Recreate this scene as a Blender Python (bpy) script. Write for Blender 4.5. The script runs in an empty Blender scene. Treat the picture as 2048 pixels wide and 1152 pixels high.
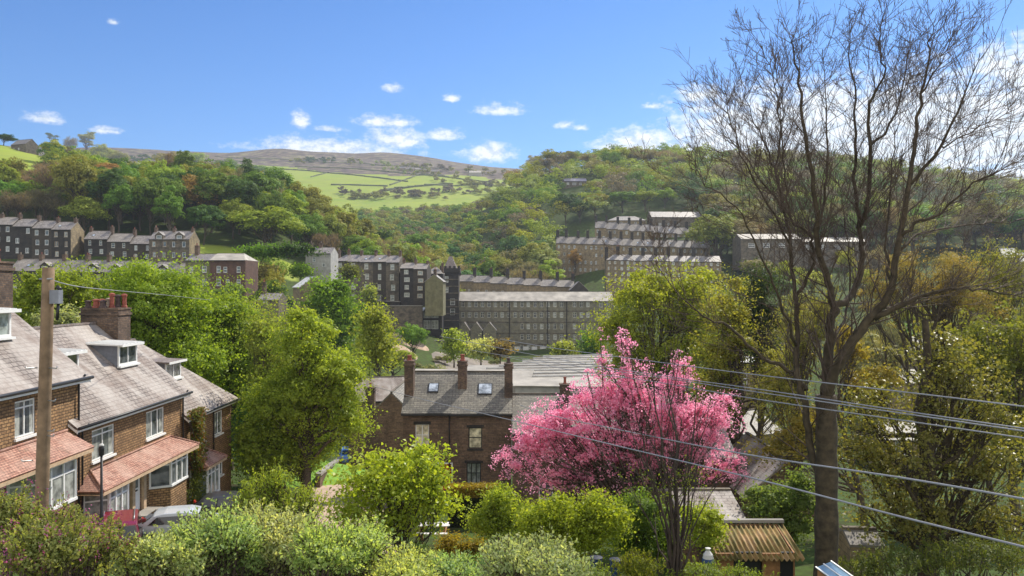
import bpy, math, random
import numpy as np
from mathutils import Vector, Matrix
random.seed(7); RNG = np.random.default_rng(11)
R = math.radians
F = 1607.0                       # focal length in photo pixels (photo 2048 wide)
scene = bpy.context.scene; COL = scene.collection

def P(px, py, D): return Vector(((px-1024)/F*D, D, -(py-576)/F*D))
def W2(px, D): return (px-1024)/F*D
def ZZ(py, D): return -(py-576)/F*D

# ------------------------------------------------------------------ tagging
def tag(o, label=None, cat=None, group=None, kind=None):
    if label: o['label'] = label
    if cat: o['category'] = cat
    if group: o['group'] = group
    if kind: o['kind'] = kind
    return o
def thing(name, label, cat, loc=(0,0,0), rz=0, group=None):
    o = bpy.data.objects.new(name, None); COL.objects.link(o)
    o.empty_display_size = .3
    o.location = loc; o.rotation_euler = (0,0,rz)
    return tag(o, label, cat, group)
def link(name, me, parent=None, color=None):
    o = bpy.data.objects.new(name, me); COL.objects.link(o)
    if parent is not None: o.parent = parent
    if color is not None: o.color = (*color, 1)
    return o
def copy_tree(o, parent=None):
    c = o.copy(); COL.objects.link(c)
    if parent is not None: c.parent = parent
    for ch in list(o.children): copy_tree(ch, c)
    return c

# ------------------------------------------------------------------ mesh builder
class MB:
    def __init__(s): s.v=[]; s.f=[]; s.m=[]; s.smooth=[]
    def add(s, vs, fs, mi=0, sm=False):
        n=len(s.v); s.v += [tuple(v) for v in vs]
        for f in fs: s.f.append(tuple(i+n for i in f)); s.m.append(mi); s.smooth.append(sm)
    def box(s, x0,y0,z0,x1,y1,z1, mi=0):
        s.add([(x0,y0,z0),(x1,y0,z0),(x1,y1,z0),(x0,y1,z0),(x0,y0,z1),(x1,y0,z1),(x1,y1,z1),(x0,y1,z1)],
              [(0,3,2,1),(4,5,6,7),(0,1,5,4),(1,2,6,5),(2,3,7,6),(3,0,4,7)], mi)
    def prism(s, poly, axis, a, b, mi=0):
        # poly: list of 2D points, extruded along axis ('x','y','z') from a to b
        def mk(p,t):
            if axis=='x': return (t,p[0],p[1])
            if axis=='y': return (p[0],t,p[1])
            return (p[0],p[1],t)
        n=len(poly); vs=[mk(p,a) for p in poly]+[mk(p,b) for p in poly]
        fs=[tuple(range(n-1,-1,-1)), tuple(range(n,2*n))]+[(i,(i+1)%n,n+(i+1)%n,n+i) for i in range(n)]
        s.add(vs,fs,mi)
    def slab(s, quad, t, mi=0):
        # thick sheet under a 3D polygon
        q=[Vector(p) for p in quad]; n=(q[1]-q[0]).cross(q[2]-q[0]).normalized()
        if n.z<0: q.reverse(); n=-n
        k=len(q); vs=q+[p-n*t for p in q]
        s.add(vs,[tuple(range(k)),tuple(range(2*k-1,k-1,-1))]+[(i,k+i,k+(i+1)%k,(i+1)%k) for i in range(k)],mi)
    def tube(s, pts, rad, sides=8, mi=0, cap=True):
        pts=[Vector(p) for p in pts]; n=len(pts); vs=[]; ref=None
        for i,p in enumerate(pts):
            d=(pts[min(i+1,n-1)]-pts[max(i-1,0)]).normalized()
            if ref is None: ref = d.orthogonal().normalized()
            ref=(ref-d*ref.dot(d)).normalized(); b=d.cross(ref)
            r=rad[i] if hasattr(rad,'__len__') else rad
            for k in range(sides):
                a=2*math.pi*k/sides; vs.append(p+ref*math.cos(a)*r+b*math.sin(a)*r)
        fs=[(i*sides+k,i*sides+(k+1)%sides,(i+1)*sides+(k+1)%sides,(i+1)*sides+k) for i in range(n-1) for k in range(sides)]
        s.add(vs,fs,mi,True)
        if cap:
            m=len(s.v)-len(vs)
            s.f.append(tuple(m+k for k in range(sides-1,-1,-1))); s.m.append(mi); s.smooth.append(False)
            s.f.append(tuple(m+(n-1)*sides+k for k in range(sides))); s.m.append(mi); s.smooth.append(False)
    def lathe(s, prof, c=(0,0,0), sides=10, mi=0):
        vs=[(c[0]+r*math.cos(2*math.pi*k/sides), c[1]+r*math.sin(2*math.pi*k/sides), c[2]+z) for r,z in prof for k in range(sides)]
        n=len(prof)
        fs=[(i*sides+k,i*sides+(k+1)%sides,(i+1)*sides+(k+1)%sides,(i+1)*sides+k) for i in range(n-1) for k in range(sides)]
        fs.append(tuple(range((n-1)*sides,n*sides)))
        s.add(vs,fs,mi,False)
    def mesh(s, name, mats):
        me=bpy.data.meshes.new(name); me.from_pydata(s.v,[],s.f)
        for m in (mats if isinstance(mats,(list,tuple)) else [mats]): me.materials.append(m)
        me.polygons.foreach_set('material_index', s.m); me.polygons.foreach_set('use_smooth', s.smooth)
        uv=me.uv_layers.new(name='UVMap').data; V=s.v
        co=np.empty(len(me.loops)*2); j=0
        for pl in me.polygons:
            n=pl.normal
            t=Vector((0,0,1)).cross(n)
            t=t.normalized() if t.length>1e-3 else Vector((1,0,0))
            b=n.cross(t)
            for li in pl.loop_indices:
                p=me.vertices[me.loops[li].vertex_index].co
                co[2*li]=p.dot(t); co[2*li+1]=p.dot(b)
        uv.foreach_set('uv', co); me.update(); return me
    def build(s, name, mats, parent=None): return link(name, s.mesh(name,mats), parent)

# ------------------------------------------------------------------ materials
MATS={}
def nt(name):
    m=bpy.data.materials.new(name); m.use_nodes=True; n=m.node_tree
    for x in list(n.nodes): n.nodes.remove(x)
    out=n.nodes.new('ShaderNodeOutputMaterial'); MATS[name]=m
    return m,n,out
def N(n,t,**k):
    x=n.nodes.new(t)
    for a,b in k.items():
        if a.startswith('i_'):
            x.inputs[int(a[2:]) if a[2:].isdigit() else a[2:].replace('_',' ')].default_value=b
        else: setattr(x,a,b)
    return x
def ramp(n, fac, stops):
    r=n.nodes.new('ShaderNodeValToRGB'); e=r.color_ramp.elements
    while len(e)<len(stops): e.new(.5)
    for i,(p,c) in enumerate(stops): e[i].position=p; e[i].color=(*c,1) if len(c)==3 else c
    n.links.new(fac,r.inputs[0]); return r.outputs[0]
def mixc(n,fac,a,b,mode='MIX'):
    x=n.nodes.new('ShaderNodeMix'); x.data_type='RGBA'; x.blend_type=mode
    for s,v in ((0,fac),(6,a),(7,b)):
        if hasattr(v,'is_linked') or hasattr(v,'links'): n.links.new(v,x.inputs[s])
        else: x.inputs[s].default_value = v if s==0 else (*v,1)
    return x.outputs[2]
def noise(n, vec, scale, detail=4, rough=.55):
    x=N(n,'ShaderNodeTexNoise'); x.inputs['Scale'].default_value=scale; x.inputs['Detail'].default_value=detail
    x.inputs['Roughness'].default_value=rough
    if vec is not None: n.links.new(vec,x.inputs['Vector'])
    return x.outputs['Fac']
def scale_vec(n, vec, s):
    m=N(n,'ShaderNodeMapping'); m.inputs['Scale'].default_value=s; n.links.new(vec,m.inputs[0]); return m.outputs[0]
def simple(name, col, rough=.7, metal=0, var=.25, nscale=3, spec=.4, bump=0, objrand=0.0):
    m,n,out=nt(name); tc=N(n,'ShaderNodeTexCoord'); b=N(n,'ShaderNodeBsdfPrincipled')
    f=noise(n,tc.outputs['Object'],nscale,5)
    lo=tuple(c*(1-var) for c in col); hi=tuple(min(1,c*(1+var)) for c in col)
    c=ramp(n,f,[(.3,lo),(.7,hi)])
    if objrand:
        oi=N(n,'ShaderNodeObjectInfo'); mr=N(n,'ShaderNodeMapRange'); n.links.new(oi.outputs['Random'],mr.inputs[0])
        mr.inputs[3].default_value=1-objrand; mr.inputs[4].default_value=1+objrand
        v=N(n,'ShaderNodeHueSaturation'); n.links.new(mr.outputs[0],v.inputs['Value']); n.links.new(c,v.inputs['Color']); c=v.outputs[0]
    n.links.new(c,b.inputs['Base Color']); b.inputs['Roughness'].default_value=rough; b.inputs['Metallic'].default_value=metal
    b.inputs['Specular IOR Level'].default_value=spec
    if bump:
        bp=N(n,'ShaderNodeBump'); bp.inputs['Strength'].default_value=bump; bp.inputs['Distance'].default_value=.03
        n.links.new(f,bp.inputs['Height']); n.links.new(bp.outputs[0],b.inputs['Normal'])
    n.links.new(b.outputs[0],out.inputs[0]); return m
def courses(name, c1, c2, mortar, bw, bh, mort=.012, rough=.85, bump=.5, stain=None, stain_amt=.5, offset=.5, squash=1, moss=None, moss_th=.62, wear=.35, spec=.3, dist=.02, fine=0, bands=None):
    """brick / stone / slate courses laid on the metre UVs"""
    m,n,out=nt(name); uv=N(n,'ShaderNodeUVMap'); b=N(n,'ShaderNodeBsdfPrincipled')
    # wobble the courses a little
    w=N(n,'ShaderNodeTexNoise'); w.inputs['Scale'].default_value=1.3; w.inputs['Detail'].default_value=3; n.links.new(uv.outputs[0],w.inputs['Vector'])
    sub=N(n,'ShaderNodeVectorMath',operation='SUBTRACT'); n.links.new(w.outputs['Color'],sub.inputs[0]); sub.inputs[1].default_value=(.5,.5,.5)
    mul=N(n,'ShaderNodeVectorMath',operation='SCALE'); n.links.new(sub.outputs[0],mul.inputs[0]); mul.inputs['Scale'].default_value=bh*.45
    add=N(n,'ShaderNodeVectorMath',operation='ADD'); n.links.new(uv.outputs[0],add.inputs[0]); n.links.new(mul.outputs[0],add.inputs[1])
    br=N(n,'ShaderNodeTexBrick'); br.offset=offset; n.links.new(add.outputs[0],br.inputs['Vector'])
    br.inputs['Scale'].default_value=1; br.inputs['Brick Width'].default_value=bw; br.inputs['Row Height'].default_value=bh
    br.inputs['Mortar Size'].default_value=mort; br.inputs['Mortar Smooth'].default_value=.3; br.inputs['Bias'].default_value=0
    br.inputs['Color1'].default_value=(*c1,1); br.inputs['Color2'].default_value=(*c2,1); br.inputs['Mortar'].default_value=(*mortar,1)
    tc=N(n,'ShaderNodeTexCoord')
    f1=noise(n,tc.outputs['Object'],.7,6,.65); f2=noise(n,tc.outputs['Object'],7,4,.6)
    c=br.outputs['Color']
    c=mixc(n,wear,c,ramp(n,f2,[(.3,(.45,.45,.45)),(.7,(1.5,1.5,1.5))]),'MULTIPLY')
    if bands:
        fb_=noise(n,scale_vec(n,uv.outputs[0],(.42,.06,1)),1.0,3,.5); c=mixc(n,ramp(n,fb_,[(.44,(0,0,0)),(.5,(.75,.75,.75))]),c,bands)
    if stain: 
        sf=ramp(n,f1,[(.42,(0,0,0)),(.66,(stain_amt,)*3)]); c=mixc(n,sf,c,stain)
    if moss:
        f3=noise(n,tc.outputs['Object'],1.7,6,.7); c=mixc(n,ramp(n,f3,[(moss_th-.06,(0,0,0)),(moss_th+.05,(.8,.8,.8))]),c,moss)
    n.links.new(c,b.inputs['Base Color']); b.inputs['Roughness'].default_value=rough; b.inputs['Specular IOR Level'].default_value=spec
    bp=N(n,'ShaderNodeBump'); bp.inputs['Strength'].default_value=bump; bp.inputs['Distance'].default_value=dist
    inv=N(n,'ShaderNodeMath',operation='SUBTRACT'); inv.inputs[0].default_value=1; n.links.new(br.outputs['Fac'],inv.inputs[1])
    ad=N(n,'ShaderNodeMath',operation='ADD'); n.links.new(inv.outputs[0],ad.inputs[0]); n.links.new(f2,ad.inputs[1])
    n.links.new(ad.outputs[0],bp.inputs['Height']); n.links.new(bp.outputs[0],b.inputs['Normal'])
    n.links.new(b.outputs[0],out.inputs[0]); return m

def leafmat(name, tint_lo=(.62,.72,.6), tint_hi=(1.25,1.15,1.0), trans=.5, rough=.5, spec=.25, tr_col=(1.35,1.25,.5)):
    """colour comes from the object's own colour; every leaf gets its own random tone"""
    m,n,out=nt(name); oi=N(n,'ShaderNodeObjectInfo'); at=N(n,'ShaderNodeAttribute',attribute_name='lr')
    v=ramp(n,at.outputs['Fac'],[(0,tint_lo),(1,tint_hi)])
    c=mixc(n,1.0,oi.outputs['Color'],v,'MULTIPLY')
    b=N(n,'ShaderNodeBsdfPrincipled'); n.links.new(c,b.inputs['Base Color']); b.inputs['Roughness'].default_value=rough
    b.inputs['Specular IOR Level'].default_value=spec
    t=N(n,'ShaderNodeBsdfTranslucent'); n.links.new(mixc(n,1.0,c,tr_col,'MULTIPLY'),t.inputs['Color'])
    mx=N(n,'ShaderNodeMixShader'); mx.inputs[0].default_value=trans
    n.links.new(b.outputs[0],mx.inputs[1]); n.links.new(t.outputs[0],mx.inputs[2]); n.links.new(mx.outputs[0],out.inputs[0]); return m

M={}
HAZE=.000125
M['leaf']=leafmat('leaf',trans=.56)
M['leaffar']=leafmat('leaf_far',trans=.33,rough=.6,spec=.12)
M['leafbig']=leafmat('leaf_glossy',rough=.42,spec=.35,trans=.52)
M['petal']=leafmat('petal',tint_lo=(.82,.5,.66),tint_hi=(1.08,1.65,1.4),trans=.6,spec=.05,tr_col=(1.15,.95,1.02))
M['bark']=simple('bark',(.08,.062,.043),.9,var=.45,nscale=9,bump=.9)
M['barkgreen']=simple('bark_mossy',(.060,.045,.027),.9,var=.5,nscale=5,bump=.9)
M['twig']=simple('twig',(.085,.06,.045),.8,var=.3,nscale=2)
M['twigdark']=simple('twig_dark',(.06,.043,.034),.8,var=.3,nscale=2)
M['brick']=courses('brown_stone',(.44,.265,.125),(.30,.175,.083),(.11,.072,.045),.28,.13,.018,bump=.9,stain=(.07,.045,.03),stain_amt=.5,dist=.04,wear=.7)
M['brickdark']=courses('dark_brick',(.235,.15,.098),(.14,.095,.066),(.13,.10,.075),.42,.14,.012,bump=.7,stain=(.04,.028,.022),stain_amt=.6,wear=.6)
M['chimbrick']=courses('chimney_brick',(.22,.14,.09),(.11,.072,.055),(.12,.1,.085),.24,.1,.014,bump=.7,stain=(.03,.025,.022),stain_amt=.7,wear=.6)
M['slate']=courses('grey_slate',(.30,.25,.215),(.20,.165,.145),(.085,.07,.06),.38,.27,.014,rough=.55,bump=.6,stain=(.15,.105,.10),stain_amt=.6,wear=.45,spec=.45,moss=(.36,.34,.33),moss_th=.60)
M['slatepale']=courses('weathered_slate',(.285,.243,.215),(.205,.172,.152),(.08,.06,.05),.36,.25,.024,rough=.65,bump=.7,stain=(.16,.11,.085),stain_amt=.75,wear=.6,spec=.35,bands=(.41,.37,.335))
M['slategreen']=courses('stone_slate',(.27,.245,.195),(.16,.145,.12),(.04,.036,.03),.5,.22,.016,rough=.6,bump=.9,stain=(.09,.085,.07),stain_amt=.6,wear=.6,spec=.45)
M['slatefar']=courses('far_slate',(.27,.24,.21),(.20,.18,.16),(.13,.115,.10),.6,.5,.03,rough=.5,bump=.3,stain=(.12,.105,.1),stain_amt=.7,wear=.5,spec=.5,moss=(.37,.34,.32),moss_th=.57)
M['tile']=courses('red_tile',(.47,.255,.185),(.33,.155,.11),(.15,.07,.055),.17,.13,.012,rough=.7,bump=.9,stain=(.50,.33,.26),stain_amt=.8,wear=.75,moss=(.16,.12,.08),moss_th=.66)
M['stonegrey']=courses('soot_stone',(.20,.165,.12),(.13,.11,.085),(.14,.12,.095),.8,.32,.02,bump=.4,stain=(.03,.03,.03),stain_amt=.7,wear=.5)
M['stonedark']=courses('black_stone',(.058,.051,.045),(.038,.034,.031),(.05,.045,.04),.8,.32,.02,bump=.4,stain=(.02,.02,.022),stain_amt=.7,wear=.5)
M['stonedarkb']=courses('black_stone_worn',(.085,.07,.056),(.055,.047,.039),(.065,.056,.047),.7,.28,.02,bump=.4,stain=(.04,.036,.032),stain_amt=.6,wear=.6)
M['stonewarmb']=courses('warm_stone_sooty',(.28,.22,.135),(.20,.16,.10),(.15,.12,.085),.6,.28,.02,bump=.4,stain=(.10,.08,.055),stain_amt=.8,wear=.6)
M['slatefarb']=courses('far_slate_repaired',(.34,.305,.265),(.24,.215,.19),(.15,.13,.115),.6,.5,.03,rough=.55,bump=.3,stain=(.15,.13,.11),stain_amt=.7,wear=.6,spec=.4)
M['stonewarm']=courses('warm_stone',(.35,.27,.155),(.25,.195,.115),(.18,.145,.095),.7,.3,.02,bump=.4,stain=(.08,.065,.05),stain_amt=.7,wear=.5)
M['stonemill']=courses('mill_stone',(.26,.235,.16),(.19,.172,.122),(.15,.135,.10),.9,.35,.02,bump=.4,stain=(.12,.115,.09),stain_amt=.9,wear=.75)
M['stonered']=courses('reddish_stone',(.17,.095,.072),(.11,.065,.052),(.09,.06,.05),.6,.22,.02,bump=.4,stain=(.06,.04,.035),stain_amt=.6,wear=.5)
M['stoneolive']=simple('olive_render',(.155,.145,.078),.85,var=.3,nscale=.8)
M['render']=simple('pale_render',(.38,.37,.35),.85,var=.25,nscale=1)
M['white']=simple('white_paint',(.78,.78,.76),.45,var=.05,nscale=4)
M['cream']=simple('cream_stone',(.50,.36,.23),.8,var=.2,nscale=5)
M['blackpaint']=simple('black_paint',(.02,.02,.022),.45,var=.2)
M['lead']=simple('lead_flashing',(.18,.19,.22),.6,var=.2,nscale=4)
M['greyroof']=simple('pale_sheet_roof',(.36,.33,.285),.7,var=.38,nscale=.35)
M['framegrey']=simple('grey_frame',(.62,.60,.52),.6,var=.15)
M['glassmill']=None
M['whitesheet']=simple('white_sheet',(.60,.59,.56),.6,var=.2,nscale=.6)
M['concrete']=simple('concrete',(.28,.26,.23),.9,var=.3,nscale=.7)
M['potred']=simple('terracotta',(.26,.075,.05),.8,var=.35,nscale=6)
M['potdark']=simple('sooty_clay',(.075,.05,.045),.8,var=.35,nscale=6)
M['potcream']=simple('buff_clay',(.32,.26,.2),.8,var=.3,nscale=6)
M['wood']=simple('pole_wood',(.20,.135,.082),.85,var=.35,nscale=4,bump=.6)
M['shedwood']=simple('shed_boards',(.30,.15,.062),.8,var=.35,nscale=5)
M['reddoor']=simple('red_paint',(.50,.035,.02),.4,var=.1)
M['metal']=simple('grey_metal',(.35,.36,.37),.4,metal=.7,var=.15)
M['rubber']=simple('rubber',(.02,.02,.02),.8)
M['wire']=simple('cable_sheath',(.30,.30,.32),.4,var=.1,spec=.6)
M['bluepaint']=simple('blue_plastic',(.02,.06,.16),.5,var=.15)
M['tablewhite']=simple('bleached_wood',(.66,.64,.6),.7,var=.1)
def carpaint(name,col):
    m,n,out=nt(name); b=N(n,'ShaderNodeBsdfPrincipled'); b.inputs['Base Color'].default_value=(*col,1)
    b.inputs['Roughness'].default_value=.3; b.inputs['Coat Weight'].default_value=.8; b.inputs['Coat Roughness'].default_value=.05
    n.links.new(b.outputs[0],out.inputs[0]); return m
M['carred']=carpaint('crimson_car_paint',(.20,.012,.03)); M['carblue']=carpaint('blue_car_paint',(.10,.22,.50))
M['carwhite']=carpaint('silver_car_paint',(.55,.58,.6)); M['cardark']=carpaint('dark_car_paint',(.045,.045,.05))
def glass(name,col,rough=.06,spec=.8,objrand=True):
    m,n,out=nt(name); b=N(n,'ShaderNodeBsdfPrincipled'); tc=N(n,'ShaderNodeTexCoord'); oi=N(n,'ShaderNodeObjectInfo')
    f=noise(n,tc.outputs['Object'],2.2,3); lo=tuple(c*.5 for c in col); hi=tuple(min(1,c*1.5) for c in col)
    c=ramp(n,f,[(.35,lo),(.65,hi)])
    if objrand: c=mixc(n,1.0,c,ramp(n,oi.outputs['Random'],[(0,(.7,.7,.75)),(.6,(1.3,1.3,1.3)),(1,(3.2,3.2,3.0))]),'MULTIPLY')
    n.links.new(c,b.inputs['Base Color']); b.inputs['Roughness'].default_value=rough; b.inputs['Specular IOR Level'].default_value=spec
    n.links.new(b.outputs[0],out.inputs[0]); return m
M['glass']=glass('window_glass',(.09,.10,.10)); M['glassfar']=glass('far_window_glass',(.10,.105,.105),.12)
M['glasscurtain']=glass('curtained_glass',(.33,.34,.31),.15,objrand=False); M['blind']=glass('blind_glass',(.62,.57,.40),.2,objrand=False)
M['carglass']=glass('car_glass',(.015,.018,.02),.03,objrand=False); M['skylight']=glass('skylight_glass',(.45,.5,.56),.1,objrand=False)
M['glassmill']=glass('mill_glass',(.035,.04,.045),.15); M['coldglass']=glass('cold_frame_glass',(.16,.24,.30),.08,objrand=False)
def corrugated():
    m,n,out=nt('mossy_corrugated_sheet'); b=N(n,'ShaderNodeBsdfPrincipled'); tc=N(n,'ShaderNodeTexCoord')
    f=noise(n,scale_vec(n,tc.outputs['Object'],(2.2,.6,.6)),1.6,6,.7)
    c=ramp(n,f,[(.3,(.06,.05,.02)),(.45,(.16,.13,.035)),(.55,(.30,.19,.07)),(.7,(.42,.30,.18))])
    n.links.new(c,b.inputs['Base Color']); b.inputs['Roughness'].default_value=.9; n.links.new(b.outputs[0],out.inputs[0]); return m
M['corr']=corrugated()

# ------------------------------------------------------------------ foliage (numpy)
def unit(a): return a/np.maximum(np.linalg.norm(a,axis=1,keepdims=True),1e-9)
def leaf_mesh(name, p, nrm, size, mat, aspect=.62, fold=.18, axis=None, lr=None, rng=RNG):
    n=len(p); nrm=unit(nrm)
    if axis is None: axis=rng.normal(size=(n,3))
    a=unit(axis-nrm*np.sum(axis*nrm,axis=1,keepdims=True)); b=np.cross(nrm,a)
    s=size[:,None] if hasattr(size,'__len__') else np.full((n,1),size)
    v=np.empty((n,4,3)); v[:,0]=p-a*s*.5; v[:,2]=p+a*s*.5
    v[:,1]=p+b*s*.5*aspect+nrm*s*fold; v[:,3]=p-b*s*.5*aspect+nrm*s*fold
    me=bpy.data.meshes.new(name)
    me.vertices.add(4*n); me.vertices.foreach_set('co',v.reshape(-1).astype(np.float32))
    me.loops.add(4*n); me.loops.foreach_set('vertex_index',np.arange(4*n,dtype=np.int32))
    me.polygons.add(n); me.polygons.foreach_set('loop_start',np.arange(0,4*n,4,dtype=np.int32))
    at=me.attributes.new('lr','FLOAT','FACE')
    if lr is None: lr=rng.random(n)
    at.data.foreach_set('value',np.asarray(lr,dtype=np.float32))
    me.update(calc_edges=True); me.materials.append(mat); return me
def sph(n, rng=RNG): return unit(rng.normal(size=(n,3)))
def lobe_leaves(lobes, n, sub=16, subr=.42, upbias=.35, rng=RNG, jitter=.55, squash=.8):
    """lobes: (x,y,z,r). leaves sit on small clumps spread over every lobe's shell -> pos, normal, tone"""
    L=np.array([l[:4] for l in lobes],float); w=L[:,3]**2; w/=w.sum()
    P_,N_,T_=[],[],[]
    for i,l in enumerate(L):
        m=max(4,int(sub*rng.uniform(.8,1.2)))
        d=sph(m,rng); d[:,2]=np.where(d[:,2]<-.35,-d[:,2],d[:,2])
        cr=l[3]*rng.uniform(.5,1.0,size=(m,1)); cc=l[:3]+d*cr*np.array([1,1,squash]); rr=l[3]*subr*rng.uniform(.6,1.35,size=m)
        k=int(n*w[i]); idx=rng.choice(m,k,p=rr**2/np.sum(rr**2))
        s=sph(k,rng); s[:,2]+=upbias; s=unit(s)
        rad=rr[idx]*rng.uniform(.35,1.08,size=k)**.6
        P_.append(cc[idx]+s*rad[:,None]*np.array([1,1,.75]))
        N_.append(unit(s*.9+d[idx]*.5+np.array([0,0,.35])+rng.normal(size=(k,3))*jitter))
        T_.append(np.clip(rng.random(m)[idx]*.45+rng.random(k)*.6,0,1))
    return np.concatenate(P_),np.concatenate(N_),np.concatenate(T_)
def seg_mesh(name, segs, mat, sides=4):
    """segs: array (n,8) p0 p1 r0 r1 -> thin tapering tubes"""
    S=np.asarray(segs,float); n=len(S); p0=S[:,:3]; p1=S[:,3:6]; d=unit(p1-p0)
    ref=np.where(np.abs(d[:,2:3])>.9,np.array([[1,0,0]]),np.array([[0,0,1]])); a=unit(np.cross(d,ref)); b=np.cross(d,a)
    v=np.empty((n,2*sides,3))
    for k in range(sides):
        t=2*math.pi*k/sides; o=a*math.cos(t)+b*math.sin(t)
        v[:,k]=p0+o*S[:,6:7]; v[:,sides+k]=p1+o*S[:,7:8]
    base=(np.arange(n)*2*sides)[:,None,None]
    fq=np.array([[k,(k+1)%sides,sides+(k+1)%sides,sides+k] for k in range(sides)])[None]+base
    fq=fq.reshape(-1).astype(np.int32); nf=n*sides
    me=bpy.data.meshes.new(name); me.vertices.add(n*2*sides); me.vertices.foreach_set('co',v.reshape(-1).astype(np.float32))
    me.loops.add(len(fq)); me.loops.foreach_set('vertex_index',fq)
    me.polygons.add(nf); me.polygons.foreach_set('loop_start',np.arange(0,4*nf,4,dtype=np.int32))
    me.polygons.foreach_set('use_smooth',np.ones(nf,dtype=bool))
    me.update(calc_edges=True); me.materials.append(mat); return me
def wander(p0, p1, n, amp, rng, up=0.0):
    p0=np.array(p0,float); p1=np.array(p1,float); L=np.linalg.norm(p1-p0)
    t=np.linspace(0,1,n+1)[:,None]; o=rng.normal(size=(n+1,3))*amp*L; o[0]=0; o[-1]=0
    sag=np.zeros((n+1,3)); sag[:,2]=up*L*np.sin(np.pi*t[:,0])
    return p0+(p1-p0)*t+o*.6+sag
def limbs(base, top, lobes, r0, rng, amp=.04, twigs=4, start=.35):
    """trunk from base to top and a limb into every lobe; returns segs"""
    segs=[]; tr=wander(base,top,6,amp*.5,rng); n=len(tr)
    rt=np.linspace(1,.3,n)*r0; rt[0]*=1.25
    for i in range(n-1): segs.append([*tr[i],*tr[i+1],rt[i],rt[i+1]])
    for l in lobes:
        t=start+(1-start)*rng.random()*.8; q=t*(n-1); i=int(min(q,n-2)); s=tr[i]+(tr[i+1]-tr[i])*(q-i)
        c=np.array(l[:3]); 
        if s[2]>c[2]: s=tr[0]+(tr[-1]-tr[0])*start*.9
        pl=wander(s,c,5,amp*1.4,rng,up=-.06); rr=np.linspace(r0*.42*(1-t*.4),r0*.08,len(pl))
        for j in range(len(pl)-1): segs.append([*pl[j],*pl[j+1],rr[j],rr[j+1]])
        for k in range(twigs):
            j=rng.integers(2,len(pl)); e=c+sph(1,rng)[0]*l[3]*rng.uniform(.6,1.0); e[2]=max(e[2],pl[j][2]-.2*l[3])
            q2=wander(pl[j],e,3,amp*1.5,rng)
            for m in range(len(q2)-1): segs.append([*q2[m],*q2[m+1],r0*.09*(1-m/4),r0*.07*(1-(m+1)/4.5)])
    return segs
def bare_twigs(start, direction, length, r, depth, rng, out, spread=.5, upw=.25, nseg=4, kids=(3,5), shrink=.62, minr=.006):
    p=np.array(start,float); d=unit(np.array([direction],float))[0]; pts=[p.copy()]
    for i in range(nseg):
        d=d+rng.normal(size=3)*.095; d[2]+=upw*.22; d/=np.linalg.norm(d); p=p+d*length/nseg; pts.append(p.copy())
    for i in range(nseg):
        a=max(minr,r*(1-.7*i/nseg)); b=max(minr*.8,r*(1-.7*(i+1)/nseg)); out.append([*pts[i],*pts[i+1],a,b])
    if depth<=0: return
    for k in range(rng.integers(*kids)+ (1 if depth>1 else 0)):
        i=rng.integers(1,nseg+1); q=pts[i]; dd=unit((d+rng.normal(size=3)*spread)[None])[0]
        bare_twigs(q,dd,length*shrink*rng.uniform(.7,1.15),r*.5*(1-.4*i/nseg),depth-1,rng,out,spread,upw,max(3,nseg-1),kids,shrink,minr)
# ================================================================== camera, light, sky
cam=bpy.data.cameras.new('camera'); co=bpy.data.objects.new('camera',cam); COL.objects.link(co)
cam.sensor_width=36; cam.lens=36*F/2048; cam.clip_end=20000; cam.clip_start=.1
co.location=(0,0,0); co.rotation_euler=(R(90),0,0); scene.camera=co
SUN_AZ=R(36); SUN_EL=R(45)      # azimuth clockwise from the view direction (+Y)
sd=Vector((math.sin(SUN_AZ)*math.cos(SUN_EL),math.cos(SUN_AZ)*math.cos(SUN_EL),math.sin(SUN_EL)))
sl=bpy.data.lights.new('sun','SUN'); sl.energy=4.5; sl.angle=R(.55); sl.color=(1,.93,.80)
so=bpy.data.objects.new('sun',sl); COL.objects.link(so); so.rotation_euler=sd.to_track_quat('Z','Y').to_euler()
world=bpy.data.worlds.new('World'); scene.world=world; world.use_nodes=True
n=world.node_tree
for x in list(n.nodes): n.nodes.remove(x)
wout=n.nodes.new('ShaderNodeOutputWorld'); bg=n.nodes.new('ShaderNodeBackground'); bg.inputs[1].default_value=.13
sky=n.nodes.new('ShaderNodeTexSky'); sky.sky_type='NISHITA'; sky.sun_disc=False
sky.sun_elevation=SUN_EL; sky.sun_rotation=SUN_AZ; sky.altitude=200; sky.air_density=1.0; sky.dust_density=.25; sky.ozone_density=4.5
tc=N(n,'ShaderNodeTexCoord'); sep=N(n,'ShaderNodeSeparateXYZ'); n.links.new(tc.outputs['Generated'],sep.inputs[0])
def mth(op,a,b=None,c=None):
    x=N(n,'ShaderNodeMath',operation=op)
    for i,v in enumerate((a,b,c)):
        if v is None: continue
        if isinstance(v,(int,float)): x.inputs[i].default_value=v
        else: n.links.new(v,x.inputs[i])
    return x.outputs[0]
az=mth('ARCTAN2',sep.outputs[0],sep.outputs[1]); el=mth('ARCSINE',sep.outputs[2])
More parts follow.
